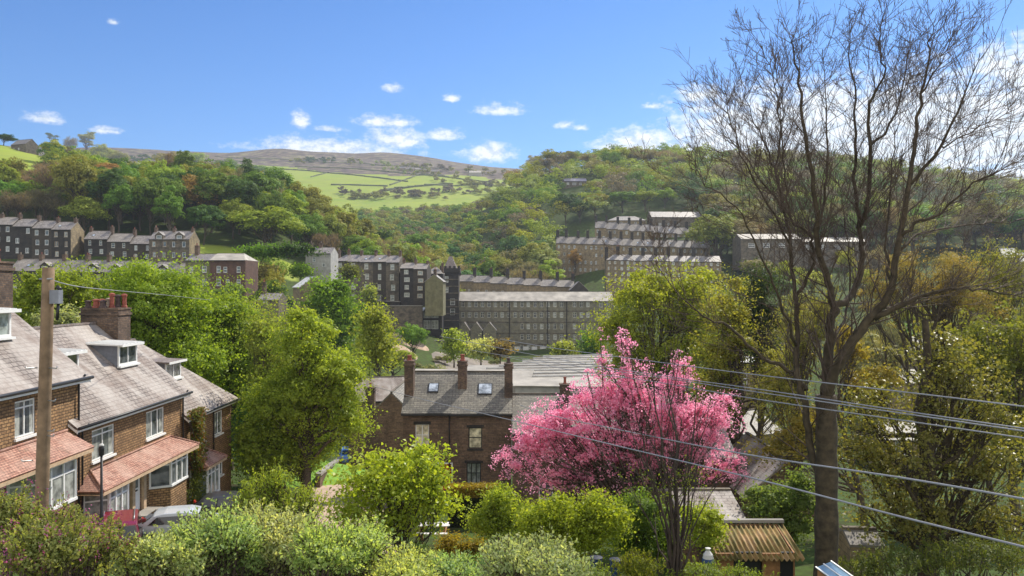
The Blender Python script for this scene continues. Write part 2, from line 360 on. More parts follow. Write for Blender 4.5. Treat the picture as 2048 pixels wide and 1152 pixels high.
# clouds: direction of each (photo px of its centre gives azimuth/elevation), half sizes in px
CL=[(660,300,175,27),(790,282,75,32),(885,272,42,17),(778,246,74,16),(602,243,22,24),(655,258,38,9),(785,178,22,13),(902,199,20,10),
    (1000,223,56,17),(975,310,62,30),(1130,252,24,12),(1162,256,18,8),(1290,290,110,38),(1420,280,90,44),(1400,196,60,28),(1305,214,22,9),(1340,204,14,8),
    (1560,290,190,85),(1800,300,280,110),(1990,250,150,75),(2000,132,100,50),(2120,160,120,70),(1650,210,140,60),(90,238,48,18),(215,262,34,11),(1230,296,50,18),(225,45,14,8),
    (2300,330,350,120),(-300,250,160,30),(2700,200,200,60)]
mx=None
for px,py,rx,ry in CL:
    u=(px-1024)/F; a0=math.atan(u); c=math.cos(a0); e0=math.atan(-(py-576)/F*c)
    ra=rx/F*c*c; re=ry/F*c
    dx=mth('MULTIPLY',mth('SUBTRACT',az,a0),1/ra); dz=mth('SUBTRACT',el,e0)
    # flatter undersides: the lower half is squeezed
    dz=mth('MULTIPLY',mth('MAXIMUM',dz,mth('MULTIPLY',dz,-1.7)),1/re)
    v=mth('SUBTRACT',1.0,mth('SQRT',mth('ADD',mth('MULTIPLY',dx,dx),mth('MULTIPLY',dz,dz))))
    v=mth('MULTIPLY_ADD',v,min(1.0,.6+ry/60),.72 if ry>60 else .14)
    mx=v if mx is None else mth('MAXIMUM',mx,v)
cv=N(n,'ShaderNodeCombineXYZ'); n.links.new(az,cv.inputs[0]); n.links.new(mth('MULTIPLY',el,1.7),cv.inputs[1])
f1=noise(n,cv.outputs[0],62,9,.66); f2=noise(n,cv.outputs[0],24,7,.6)
dens=mth('ADD',mx,mth('MULTIPLY',mth('SUBTRACT',f1,.5),1.7))
dens=mth('ADD',dens,mth('MULTIPLY',mth('SUBTRACT',f2,.5),1.1))
mr=N(n,'ShaderNodeMapRange',interpolation_type='SMOOTHSTEP'); n.links.new(dens,mr.inputs[0]); mr.inputs[1].default_value=.0; mr.inputs[2].default_value=.95
mr.inputs[4].default_value=.93
# body: white tops with faint grey-blue undersides
cv2=N(n,'ShaderNodeVectorMath',operation='ADD'); n.links.new(cv.outputs[0],cv2.inputs[0]); cv2.inputs[1].default_value=(.004,.012,0)
f3=noise(n,cv2.outputs[0],62,9,.66)
lit=mth('ADD',mth('MULTIPLY',mth('SUBTRACT',f1,f3),2.2),.62)
ccol=ramp(n,lit,[(.3,(3.9,4.5,5.2)),(.75,(6.0,6.2,6.4))])
# unseen bank of bright broken cloud, added behind the viewer to fill shaded fronts
dv=N(n,'ShaderNodeVectorMath',operation='MULTIPLY'); n.links.new(tc.outputs['Generated'],dv.inputs[0]); dv.inputs[1].default_value=(1,1,1.6)
f4=noise(n,dv.outputs[0],2.6,8,.6)
bh=N(n,'ShaderNodeMapRange',interpolation_type='SMOOTHSTEP'); n.links.new(mth('SUBTRACT',mth('MULTIPLY',sep.outputs[1],-1.0),mth('MULTIPLY',sep.outputs[2],-.25)),bh.inputs[0]); bh.inputs[1].default_value=.02; bh.inputs[2].default_value=.35
cb=N(n,'ShaderNodeMapRange',interpolation_type='SMOOTHSTEP'); n.links.new(f4,cb.inputs[0]); cb.inputs[1].default_value=.36; cb.inputs[2].default_value=.52
skyb=mixc(n,mth('MULTIPLY',mth('MULTIPLY',bh.outputs[0],cb.outputs[0]),.95),sky.outputs[0],(8.2,7.9,7.4))
skyc=mixc(n,mr.outputs[0],mixc(n,mth('SUBTRACT',1.0,mth('MULTIPLY',bh.outputs[0],cb.outputs[0])),skyb,mixc(n,1.0,sky.outputs[0],ramp(n,sep.outputs[2],[(.0,(.50,.70,.86)),(.14,(.36,.58,.81)),(.36,(.21,.485,.76))]),'MULTIPLY')),ccol)
n.links.new(skyc,bg.inputs[0]); n.links.new(bg.outputs[0],wout.inputs[0])
world.cycles.sampling_method='MANUAL'; world.cycles.sample_map_resolution=512
scene.view_settings.view_transform='Standard'; scene.view_settings.look='None'; scene.view_settings.gamma=1; scene.view_settings.exposure=.5
scene.cycles.max_bounces=7; scene.cycles.transmission_bounces=4; scene.cycles.diffuse_bounces=3; scene.cycles.glossy_bounces=2
scene.cycles.transparent_max_bounces=8; scene.cycles.use_denoising=True; scene.cycles.volume_bounces=0
scene.cycles.sample_clamp_indirect=6

# ================================================================== terrain
CP=[-700,0,250,500,700,850,950,1050,1200,1400,1650,2048,2800]
TB={
 1:   [-6.2]*13,
 10:  [-7.6]*13,
 16:  [-8.4,-8.4,-8.6,-9.2,-9.6,-9.8,-9.8,-9.8,-9.6,-9.4,-9.4,-9.2,-9.2],
 30:  [-9.3,-9.5,-10.2,-11.4,-12,-12.2,-12.2,-12.2,-12,-11.7,-11.6,-11.2,-11.2],
 45:  [-11.8,-11.9,-12.3,-13.4,-14.4,-14.7,-14.7,-14.7,-14.6,-14.3,-14,-13.6,-13.6],
 65:  [-14.4,-14.4,-14.8,-15.8,-16.6,-17,-17,-17,-17,-17,-16.8,-16.4,-16],
 100: [-17.5,-17.5,-18,-19,-20,-21,-21.5,-21.5,-21.5,-21,-20,-19,-18],
 150: [-12,-12,-12,-12,-18,-22.5,-23.5,-23.5,-22.5,-20,-18,-17,-16],
 200: [-3,-3,-4,-5,-12,-21,-24,-24,-23,-18,-15,-12,-12],
 245: [8.5,8.5,7.5,3,-7,-18,-24,-24,-22,-14,-9,-6,-6],
 300: [25,25,23,17,3,-11,-21,-22,-16,-6,0,4,4],
 350: [42,42,38,32,12,-4,-12,-10,0,8,12,14,14],
 420: [64,64,55,50,20,4,0,8,22,28,28,26,26],
 520: [98,96,66,60,28,18,22,46,58,60,55,44,44],
 650: [108,104,70,60,40,42,54,92,104,104,100,77,70],
 900: [110,100,80,76,78,82,84,95,95,95,90,75,70],
 1100:[140,130,122,118,118,118,118,116,108,100,95,85,80],
 1500:[230,228,226,224,222,222,220,215,200,190,170,150,140],
 1700:[280,276,272,268,266,264,258,250,238,225,200,170,160],
 2000:[362,360,352,342,342,330,313,303,290,281,275,262,255],
 2600:[340,340,335,330,330,320,300,290,280,270,260,240,240],
 9000:[260]*13}
Ds=sorted(TB); LD=np.log(Ds)
Ug=np.linspace(-1.45,1.45,260); Lg=np.linspace(math.log(1),math.log(3300),420)
cpu=(np.array(CP)-1024)/F
T0=np.array([np.interp(Ug,cpu,TB[d]) for d in Ds])           # rows D, cols U
G=np.empty((len(Lg),len(Ug)))
Dg=np.exp(Lg)
for j in range(len(Ug)): G[:,j]=np.interp(Dg,Ds,T0[:,j])
for _ in range(5):
    G[1:-1]=.25*G[:-2]+.5*G[1:-1]+.25*G[2:]
    G[:,1:-1]=.25*G[:,:-2]+.5*G[:,1:-1]+.25*G[:,2:]
# roughness of the far moor and hillsides
rng=np.random.default_rng(3)
def vnoise(shape,cells):
    a=rng.normal(size=(cells[0]+2,cells[1]+2)); y=np.linspace(0,cells[0],shape[0]); x=np.linspace(0,cells[1],shape[1])
    yi=y.astype(int); xi=x.astype(int); fy=(y-yi)[:,None]; fx=(x-xi)[None]; fy=fy*fy*(3-2*fy); fx=fx*fx*(3-2*fx)
    yi=np.minimum(yi,cells[0]); xi=np.minimum(xi,cells[1])
    A=a[np.ix_(yi,xi)];B=a[np.ix_(yi,xi+1)];C_=a[np.ix_(yi+1,xi)];D_=a[np.ix_(yi+1,xi+1)]
    return (A*(1-fx)+B*fx)*(1-fy)+(C_*(1-fx)+D_*fx)*fy
nz=vnoise(G.shape,(60,40))*.5+vnoise(G.shape,(120,90))*.25
G+=nz*np.clip((Dg-100)/1900,0,1)[:,None]*6*np.where(Dg>1600,1.3,.6)[:,None]
def gz(X,Y):
    Y=max(Y,1.0); u=X/Y; l=math.log(Y)
    a=(u-Ug[0])/(Ug[1]-Ug[0]); b=(l-Lg[0])/(Lg[1]-Lg[0]); a=min(max(a,0),len(Ug)-1.001); b=min(max(b,0),len(Lg)-1.001)
    i=int(b);j=int(a);fb=b-i;fa=a-j
    return float((G[i,j]*(1-fa)+G[i,j+1]*fa)*(1-fb)+(G[i+1,j]*(1-fa)+G[i+1,j+1]*fa)*fb)
def hit(px,py,d0=80,d1=3000):
    for k in range(40):
        h=hit0(px,py+k*1.5,d0,d1)
        if h: return h
def hit0(px,py,d0=80,d1=3000):
    """first point of the terrain met by the ray through a photo pixel beyond d0"""
    u=(px-1024)/F; v=-(py-576)/F; D=d0
    while D<d1:
        if gz(u*D,D)>=v*D: return (u*D,D,gz(u*D,D))
        D*=1.004
    return None
xx=(Ug[None]*Dg[:,None]); yy=np.repeat(Dg[:,None],len(Ug),1)
V=np.stack([xx,yy,G],-1).reshape(-1,3)
# pad behind the camera
nr,nc=G.shape
back=np.stack([np.linspace(-60,60,nc),np.full(nc,-60.0),np.full(nc,-6.0)],-1)
V=np.concatenate([V,back]); idx=np.arange(nr*nc).reshape(nr,nc)
fc=np.stack([idx[:-1,:-1],idx[:-1,1:],idx[1:,1:],idx[1:,:-1]],-1).reshape(-1,4)
bi=nr*nc+np.arange(nc); fb=np.stack([bi[:-1],bi[1:],idx[0,1:],idx[0,:-1]],-1)
fc=np.concatenate([fc,fb])
me=bpy.data.meshes.new('ground'); me.vertices.add(len(V)); me.vertices.foreach_set('co',V.reshape(-1).astype(np.float32))
me.loops.add(fc.size); me.loops.foreach_set('vertex_index',fc.reshape(-1).astype(np.int32))
me.polygons.add(len(fc)); me.polygons.foreach_set('loop_start',np.arange(0,fc.size,4,dtype=np.int32)); me.polygons.foreach_set('use_smooth',np.ones(len(fc),dtype=bool))
me.update(calc_edges=True)
# land cover: 0 woodland floor, 1 pasture, 2 moor  (what grows there)
py_=576-F*V[:,2]/np.maximum(V[:,1],1); dd=V[:,1]; pxx=1024+F*V[:,0]/np.maximum(V[:,1],1)
cover=np.zeros(len(V))
sk=np.interp(pxx,[0,200,560,640,800,1000,1100,2048],[1590,1590,1590,1450,1400,1380,1380,1380])
cover=np.where((dd>820),1,cover); cover=np.where(dd>sk,2,cover)
left_field=(dd>395)&(pxx<110); cover=np.where(left_field&(dd<820),1,cover)
cover=np.where((dd>258)&(dd<288)&(pxx>385)&(pxx<600),.8,cover)
at=me.attributes.new('cover','FLOAT','POINT'); at.data.foreach_set('value',cover.astype(np.float32))
def ground_mat():
    m,n,out=nt('land'); b=N(n,'ShaderNodeBsdfPrincipled'); tc=N(n,'ShaderNodeTexCoord'); at=N(n,'ShaderNodeAttribute',attribute_name='cover')
    o=tc.outputs['Object']; fs=noise(n,o,.9,5); fm=noise(n,o,.012,7,.65); fl=noise(n,scale_vec(n,o,(1,1,.3)),.05,6,.65)
    near=ramp(n,fs,[(.3,(.045,.035,.02)),(.5,(.05,.075,.018)),(.7,(.07,.12,.025))])
    past=ramp(n,fm,[(.3,(.18,.27,.03)),(.5,(.27,.33,.045)),(.7,(.21,.31,.035))])
    past=mixc(n,ramp(n,fl,[(.4,(0,0,0)),(.75,(.5,.5,.5))]),past,(.21,.22,.08))
    moor=ramp(n,fl,[(.34,(.03,.035,.02)),(.44,(.09,.07,.055)),(.54,(.14,.105,.09)),(.6,(.24,.22,.11)),(.68,(.10,.10,.05))])
    c=mixc(n,ramp(n,at.outputs['Fac'],[(0,(0,0,0)),(.5,(1,1,1))]),near,past)
    # moor edge broken up
    ad=N(n,'ShaderNodeMath',operation='ADD'); n.links.new(at.outputs['Fac'],ad.inputs[0])
    s=N(n,'ShaderNodeMath',operation='MULTIPLY_ADD'); n.links.new(fm,s.inputs[0]); s.inputs[1].default_value=.8; s.inputs[2].default_value=-.4
    n.links.new(s.outputs[0],ad.inputs[1])
    mr=N(n,'ShaderNodeMapRange'); n.links.new(ad.outputs[0],mr.inputs[0]); mr.inputs[1].default_value=1.55; mr.inputs[2].default_value=1.75
    c=mixc(n,mr.outputs[0],c,moor)
    n.links.new(c,b.inputs['Base Color']); b.inputs['Roughness'].default_value=.95; b.inputs['Specular IOR Level'].default_value=.1
    n.links.new(b.outputs[0],out.inputs[0]); return m
me.materials.append(ground_mat()); g=link('ground',me); tag(g,kind='structure')

def drape(name, polyline, width, mat, lift=.03, step=1.5):
    """a ribbon lying on the terrain along a world polyline"""
    pts=[]
    for (a,b) in zip(polyline[:-1],polyline[1:]):
        a=Vector(a[:2]);b=Vector(b[:2]); k=max(1,int((b-a).length/step))
        for i in range(k): pts.append(a+(b-a)*i/k)
    pts.append(Vector(polyline[-1][:2]))
    mb=MB(); row=[]; M_=6
    for i,p in enumerate(pts):
        d=(pts[min(i+1,len(pts)-1)]-pts[max(i-1,0)]).normalized(); q=Vector((-d.y,d.x))
        w=width if not hasattr(width,'__len__') else width[0]+(width[1]-width[0])*i/(len(pts)-1)
        row.append([ (p+q*w*(k/M_-.5)) for k in range(M_+1)])
    vs=[(q.x,q.y,gz(q.x,q.y)+lift) for r in row for q in r]
    fs=[(i*(M_+1)+k,i*(M_+1)+k+1,(i+1)*(M_+1)+k+1,(i+1)*(M_+1)+k) for i in range(len(row)-1) for k in range(M_)]
    mb.add(vs,fs,0,True); o=mb.build(name,mat); return o
# ================================================================== building kit
def grid_wall(mb, L, z0, z1, holes, y=0.0, depth=.14, mi=0):
    """front wall at y (facing -y), with recessed openings"""
    xs=sorted({0,L}|{h[0] for h in holes}|{h[0]+h[2] for h in holes}); zs=sorted({z0,z1}|{h[1] for h in holes}|{h[1]+h[3] for h in holes})
    xs=[x for x in xs if 0<=x<=L]; zs=[z for z in zs if z0<=z<=z1]
    for i in range(len(xs)-1):
        for j in range(len(zs)-1):
            cx=(xs[i]+xs[i+1])/2; cz=(zs[j]+zs[j+1])/2
            if any(h[0]<cx<h[0]+h[2] and h[1]<cz<h[1]+h[3] for h in holes): continue
            mb.add([(xs[i],y,zs[j]),(xs[i+1],y,zs[j]),(xs[i+1],y,zs[j+1]),(xs[i],y,zs[j+1])],[(0,1,2,3)],mi)
    for (x,z,w,h) in holes:
        d=y+depth
        mb.add([(x,y,z),(x+w,y,z),(x+w,y,z+h),(x,y,z+h),(x,d,z),(x+w,d,z),(x+w,d,z+h),(x,d,z+h)],
               [(0,4,5,1),(1,5,6,2),(2,6,7,3),(3,7,4,0)],mi)
_wc={}
def far_window(parent, x, z, w, h, y=0.0, style='sash', glass=None, frame=None, sill=True):
    """a small distant window: glazing + bars in one mesh, sill as a sub-part"""
    frame=frame or M['white']; glass=glass or M['glassfar']
    k=(round(w,2),round(h,2),style,glass.name,frame.name)
    if k not in _wc:
        mb=MB(); t=.09; mb.box(0,0,0,w,.03,h,1)
        mb.box(0,-.05,0,t,0,h,0); mb.box(w-t,-.05,0,w,0,h,0); mb.box(t,-.05,0,w-t,0,t,0); mb.box(t,-.05,h-t,w-t,0,h,0)
        if style=='sash': mb.box(t,-.045,h*.48,w-t,0,h*.48+.09,0)
        if style in('two','mill'): mb.box(w/2-.05,-.045,t,w/2+.05,0,h-t,0)
        if style=='mill': mb.box(t,-.04,h*.6,w-t,0,h*.6+.07,0)
        _wc[k]=mb.mesh('far_window',[frame,glass])
    o=link('window',_wc[k],parent); o.location=(x,y+.10,z)
    if sill:
        ks=('sill',round(w,2))
        if ks not in _wc:
            mb=MB(); mb.box(-.1,-.17,-.14,w+.1,-.09,-.003,0); _wc[ks]=mb.mesh('sill',[M['white'] if sill=='white' else M['concrete']])
        s=link('sill',_wc[ks],o)
    return o
def chimney(parent, x, y, w, d, zb, zt, pots=2, mat=None, potm=None, cap=True, ph=.55, pr=.13):
    mb=MB(); mb.box(x-w/2,y-d/2,zb,x+w/2,y+d/2,zt)
    if cap:
        mb.box(x-w/2-.07,y-d/2-.07,zt-.32,x+w/2+.07,y+d/2+.07,zt-.18); mb.box(x-w/2-.05,y-d/2-.05,zt+.003,x+w/2+.05,y+d/2+.05,zt+.1)
    o=mb.build('chimney',mat or M['chimbrick'],parent)
    for i in range(pots):
        m=MB(); r=pr; hh=ph*random.uniform(.8,1.2)
        a=(i+.5)/pots-.5
        cx=x+(a*w*.9 if w>=d else 0); cy=y+(a*d*.9 if d>w else 0)
        m.lathe([(r*1.15,.003),(r*1.05,.08),(r*.85,.12),(r*.8,hh*.85),(r*1.05,hh*.86),(r*1.05,hh*.97),(r*.8,hh)],(cx,cy,zt+.1),8)
        m.build('chimney_pot',potm or random.choice([M['potred'],M['potdark'],M['potcream']]),o)
    return o
def roof_mesh(L, W, he, hr, over=.25, ox0=.1, ox1=.1, hip0=0, hip1=0, t=.12, ridge_y=None):
    """pitched roof, ridge along x; hip0/hip1 = length of hip at each end (0 = gable)"""
    mb=MB(); ry=W/2 if ridge_y is None else ridge_y; k=(hr-he)/ry; k2=(hr-he)/(W-ry)
    zf=he-over*k; zb=he-over*k2; x0=-ox0; x1=L+ox1
    a=(x0,-over,zf+t); b=(x1,-over,zf+t); c=(x1,W+over,zb+t); d=(x0,W+over,zb+t)
    r0=(x0+hip0,ry,hr+t); r1=(x1-hip1,ry,hr+t)
    mb.slab([a,b,r1,r0],t)
    mb.slab([c,d,r0,r1],t)
    if hip0: mb.slab([d,a,r0],t)
    if hip1: mb.slab([b,c,r1],t)
    # ridge tiles
    mb.box(r0[0],ry-.12,hr+t-.05,r1[0],ry+.12,hr+t+.05,1)
    return mb
def wall_shell(L,W,he,hr,z0,holes,hip0=0,hip1=0,depth=.14,ridge_y=None,gm=0):
    mb=MB(); grid_wall(mb,L,z0,he,holes,0,depth); ry=W/2 if ridge_y is None else ridge_y
    mb.add([(L,W,z0),(0,W,z0),(0,W,he),(L,W,he)],[(0,1,2,3)])
    for x,hp in ((0,hip0),(L,hip1)):
        p=[(x,0,z0),(x,W,z0),(x,W,he)]+([] if hp else [(x,ry,hr)])+[(x,0,he)]
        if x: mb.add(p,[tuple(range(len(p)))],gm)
        else: mb.add(p[::-1],[tuple(range(len(p)))])
    return mb
def house(name,label,cat,loc,rz,L,W,he,hr,wall,roof,wins=(),chims=(),group=None,z0=-3,hip0=0,hip1=0,over=.25,ox0=.02,ox1=.02,
          wstyle='sash',glass=None,frame=None,sill=True,ridge_m=None,skylights=(),doors=(),dormers=(),ridge_y=None,potm=None,chim_mat=None,gutter=True,gable=None):
    r=thing(name,label,cat,loc,rz,group)
    holes=[w[:4] for w in wins]+[d[:4] for d in doors]
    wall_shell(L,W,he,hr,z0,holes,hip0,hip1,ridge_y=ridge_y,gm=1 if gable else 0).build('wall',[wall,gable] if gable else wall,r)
    rf=roof_mesh(L,W,he,hr,over,ox0,ox1,hip0,hip1,ridge_y=ridge_y).build('roof',[roof,ridge_m or M['stonegrey']],r)
    for w in wins:
        gl=glass
        if gl is None and len(w)>4: gl=w[4]
        far_window(r,*w[:4],style=wstyle,glass=gl,frame=frame,sill=sill)
    for d in doors:
        mb=MB(); mb.box(d[0],.1,d[1],d[0]+d[2],.16,d[1]+d[3],0); mb.build('door',d[4] if len(d)>4 else M['blackpaint'],r)
    for c in chims: chimney(r,*c[:6],pots=c[6] if len(c)>6 else 2,potm=potm,mat=chim_mat)
    ry=W/2 if ridge_y is None else ridge_y; k=(hr-he)/ry
    for (x,s,w,h) in skylights:    # s = distance from eave in plan
        mb=MB(); mb.slab([(x,s,he+s*k+.2),(x+w,s,he+s*k+.2),(x+w,s+h,he+(s+h)*k+.2),(x,s+h,he+(s+h)*k+.2)],.1,1)
        q=.07; mb.slab([(x+q,s+q,he+(s+q)*k+.215),(x+w-q,s+q,he+(s+q)*k+.215),(x+w-q,s+h-q,he+(s+h-q)*k+.215),(x+q,s+h-q,he+(s+h-q)*k+.215)],.02,0)
        mb.build('skylight',[M['skylight'],M['blackpaint']],r)
    for (x,w,h) in dormers:       # gabled wall dormer flush with the front
        mb=MB(); mb.prism([(x,he-.3),(x+w,he-.3),(x+w,he+h),(x+w/2,he+h+w*.4),(x,he+h)],'y',-.01,min(ry*.9,(h+.4)/k),0)
        d=mb.build('dormer',wall,r)
        m2=MB(); yb=min(ry*.95,(h+w*.4)/k); e=.15
        m2.slab([(x-e,-.2,he+h-.1),(x+w/2,-.2,he+h+w*.4+.05),(x+w/2,yb,he+h+w*.4+.05),(x-e,yb,he+h-.1)],.08)
        m2.slab([(x+w/2,-.2,he+h+w*.4+.055),(x+w+e,-.2,he+h-.1),(x+w+e,yb,he+h-.1),(x+w/2,yb,he+h+w*.4+.055)],.08)
        m2.build('dormer_roof',roof,d)
        far_window(d,x+w*.2,he+.1,w*.6,h*.8,y=-.14,style='sash')
    if gutter:
        mb=MB(); g=over*k; mb.box(-ox0,-over-.12,he-g-.05,L+ox1,-over-.003,he-g+.07); mb.build('gutter',M['blackpaint'],r)
    return r
ORD=['leftmost','second from the left','third from the left','fourth from the left','fifth from the left','sixth from the left','seventh from the left','eighth from the left','ninth from the left','tenth from the left','eleventh from the left','twelfth from the left','thirteenth from the left','fourteenth from the left']
def ordn(i,n):
    if i==n-1: return 'rightmost'
    if i<n/2 or n-1-i>5: return ORD[i]
    return ['rightmost','second from the right','third from the right','fourth from the right','fifth from the right','sixth from the right'][n-1-i]
def terrace(n,pxy,D,rz,L,W,he,rise,wall,roof,desc,group,rows,cols,step=0.0,chim=True,zbase=None,ww=.9,wh=1.4,z0=-8,winrows=None,
            dorm=(),hipL=0,hipR=0,style='sash',glass=None,potn=3,skip=0.0,cat='terraced house',chh=1.3,name='terraced_house',sill=True,chw=.75,walls=None,miss=.06,gable=None,chm=None):
    """n houses side by side from the photo position pxy of the left bottom corner; each house is a thing of its own"""
    alt={'black_stone':'stonedarkb','warm_stone':'stonewarmb','soot_stone':'stonedarkb'}.get(wall.name); x0=W2(pxy[0],D); y0=D; zb=ZZ(pxy[1],D) if zbase is None else zbase
    ca,sa=math.cos(rz),math.sin(rz); out=[]
    fh=he/rows
    for i in range(n):
        wins=[]
        for rr in range(rows):
            for c in range(cols):
                if random.random()<miss: continue
                cx=L*(c+.5)/cols+(random.uniform(-.2,.2)); w_=ww*random.choice([1,1,1,.8]); wins.append((cx-w_/2,rr*fh+fh*.28,w_,min(wh,fh*.55)))
        loc=(x0+ca*L*i,y0+sa*L*i,zb-step*i); hv=random.uniform(-.12,.12); chv=random.uniform(-.25,.35)
        ch=[(L-.02-random.choice([0,0,0,.5]) if i<n-1 else L-.45, W/2-.1, chw, 1.5, he, he+rise+chh+chv, random.randint(1,potn+1))] if chim and random.random()>.06 else []
        if chim and i==0: ch.append((.45,W/2-.1,chw,1.3,he,he+rise+chh,potn))
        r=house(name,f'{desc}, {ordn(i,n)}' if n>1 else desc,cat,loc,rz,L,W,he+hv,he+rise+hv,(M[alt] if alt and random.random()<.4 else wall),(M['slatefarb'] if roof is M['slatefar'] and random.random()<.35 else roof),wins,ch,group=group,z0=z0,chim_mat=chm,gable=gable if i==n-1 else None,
                hip0=hipL if i==0 else 0,hip1=hipR if i==n-1 else 0,wstyle=random.choice([style,style,'two','plain']),glass=glass,sill=sill,frame=random.choice([M['white'],M['white'],M['cream'],M['framegrey']]),skylights=((L*random.uniform(.2,.6),1.4,.8,.9),) if random.random()<.22 and i not in dorm else (),
                dormers=[(L*.3,L*.4,1.3)] if i in dorm else ())
        out.append(r)
    return out
# ================================================================== the near terrace on the left (street front faces +X)
def tall_window(parent, x, z, w, h, cols=3, transom=0, y=0.0, glassm=None, t=.07, sill=True, curt=False, depth=.1):
    mb=MB(); f=depth-.04
    mb.box(x,y+f-.02,z,x+t,y+f+.06,z+h); mb.box(x+w-t,y+f-.02,z,x+w,y+f+.06,z+h)
    mb.box(x+t,y+f-.02,z,x+w-t,y+f+.06,z+t); mb.box(x+t,y+f-.02,z+h-t,x+w-t,y+f+.06,z+h)
    for c in range(1,cols): 
        cx=x+w*c/cols; mb.box(cx-.035,y+f-.015,z+t,cx+.035,y+f+.05,z+h-t)
    if transom:
        zt=z+h*transom; mb.box(x+t,y+f-.012,zt,x+w-t,y+f+.045,zt+.06)
    o=mb.build('window',M['white'],parent)
    m=MB(); m.box(x+t,y+f+.02,z+t,x+w-t,y+f+.03,z+h-t); m.build('pane',glassm or M['glass'],o)
    if curt:
        m=MB(); m.box(x+t,y+f+.008,z+t,x+w*.3,y+f+.016,z+h-t); m.build('curtain',M['glasscurtain'],o); m=MB(); m.box(x+w*.78,y+f+.008,z+t,x+w-t,y+f+.016,z+h-t); m.build('curtain',M['glasscurtain'],o)
    if sill:
        m=MB(); m.box(x-.06,y-.09,z-.1,x+w+.06,y+f+.02,z-.004); m.build('sill',M['white'],o)
    return o
def shed_dormer(parent,x0,x1,yf,zs,zt,k,he,metal=True):
    """flat lean-to dormer; front at plan distance yf from the wall, facing the street"""
    # roof plane: z = he + y*k
    yb=(zt+.05-he)/k
    mb=MB(); zf=he+yf*k
    # side cheeks and front surround
    mb.prism([(yf+.07,zf),(yb,zt+.02),(yf+.07,zt)],'x',x0,x1,0)
    d=mb.build('dormer',M['lead'],parent)
    w=tall_window(d,x0+.0,zs,x1-x0,zt-zs,2,0,y=yf-.06,t=.11,sill=False,curt=False)
    m=MB(); m.box(x0-.1,yf-.16,zs-.1,x1+.1,yf+.02,zs-.003); m.build('sill',M['white'],d)
    m=MB(); e=.22
    m.slab([(x0-e,yf-.3,zt+.06),(x1+e,yf-.3,zt+.06),(x1+e,yb+.25,zt+.16),(x0-e,yb+.25,zt+.16)],.09,0)
    if metal:
        q=x0-e+.2
        while q<x1+e: m.slab([(q,yf-.3,zt+.10),(q+.05,yf-.3,zt+.10),(q+.05,yb+.25,zt+.20),(q,yb+.25,zt+.20)],.035,0); q+=.42
    m.build('dormer_roof',M['white'] if metal else M['slate'],d)
    m=MB(); m.box(x0-e,yf-.325,zt-.07,x1+e,yf-.303,zt+.07); m.build('fascia',M['white'],d)
    return d
def bay(parent,x0,x1,z0,zs,zt,prj,glassm=None,cols=3,transom=.72,splay=.45):
    """splayed bay window on the wall plane y=0, projecting to -prj"""
    pts=[(x0,0),(x0+splay,-prj),(x1-splay,-prj),(x1,0)]
    mb=MB(); mb.prism(pts,'z',z0,zs-.02)
    b=mb.build('bay_window',M['brick'],parent)
    fr=MB(); gl=MB(); sl=MB()
    sl.prism([(x0-.08,0),(x0+splay-.04,-prj-.1),(x1-splay+.04,-prj-.1),(x1+.08,0)],'z',zs-.016,zs+.09); sl.build('sill',M['white'],b)
    fr.prism([(x0-.02,0),(x0+splay-.01,-prj-.03),(x1-splay+.01,-prj-.03),(x1+.02,0)],'z',zt-.12,zt)
    segs=[(pts[0],pts[1],1),(pts[1],pts[2],cols),(pts[2],pts[3],1)]
    for a,c,k in segs:
        a=Vector(a);c=Vector(c);d=c-a;L=d.length;d/=L;nn=Vector((d.y,-d.x))
        for i in range(k+1):
            p=a+d*(L*i/k); w=.05 if 0<i<k else .07
            q=[p-d*w-nn*.03,p+d*w-nn*.03,p+d*w+nn*.05,p-d*w+nn*.05]
            fr.prism([tuple(v) for v in q],'z',zs+.092,zt-.122)
        if transom:
            zz=zs+(zt-zs)*transom; q=[a-nn*.02,c-nn*.02,c+nn*.04,a+nn*.04]; fr.prism([tuple(v) for v in q],'z',zz,zz+.07)
        q=[a-nn*.015,c-nn*.015,c+nn*.0,a+nn*.0]; gl.prism([tuple(v) for v in q],'z',zs+.092,zt-.122)
    fr.build('frame',M['white'],b); gl.build('pane',glassm or M['glass'],b); return b
def canopy(parent,x0,x1,zt,zb,prj,hip0=True,hip1=True):
    mb=MB(); h0=prj*.95 if hip0 else 0; h1=prj*.95 if hip1 else 0
    a=(x0,-prj,zb);b=(x1,-prj,zb);c=(x1-h1,-.01,zt);d=(x0+h0,-.01,zt)
    mb.slab([a,b,c,d],.1)
    if hip0: mb.slab([(x0,-.01,zb),a,d],.1)
    if hip1: mb.slab([b,(x1,-.01,zb),c],.1)
    o=mb.build('canopy',M['tile'],parent)
    m=MB(); m.box(x0+.05,-prj+.02,zb-.22,x1-.05,-prj+.06,zb-.08); m.box(x0+.05,-prj+.07,zb-.2,x1-.05,-.02,zb-.16)
    m.build('fascia',M['cream'],o)
    m=MB(); m.tube([(x0+h0,-.05,zt+.03),(x1-h1,-.05,zt+.03)],.06,6)
    if hip0: m.tube([(x0,-prj,zb+.02),(x0+h0,-.05,zt+.03)],.05,6)
    if hip1: m.tube([(x1,-prj,zb+.02),(x1-h1,-.05,zt+.03)],.05,6)
    m.build('hip_tile',M['tile'],o); return o
def drain(parent,x,z0,z1,y=-.1):
    m=MB(); m.tube([(x,y,z0),(x,y,z1-.5),(x,y,z1-.35),(x,y-.3,z1)],.045,6); return m.build('downpipe',M['blackpaint'],parent)
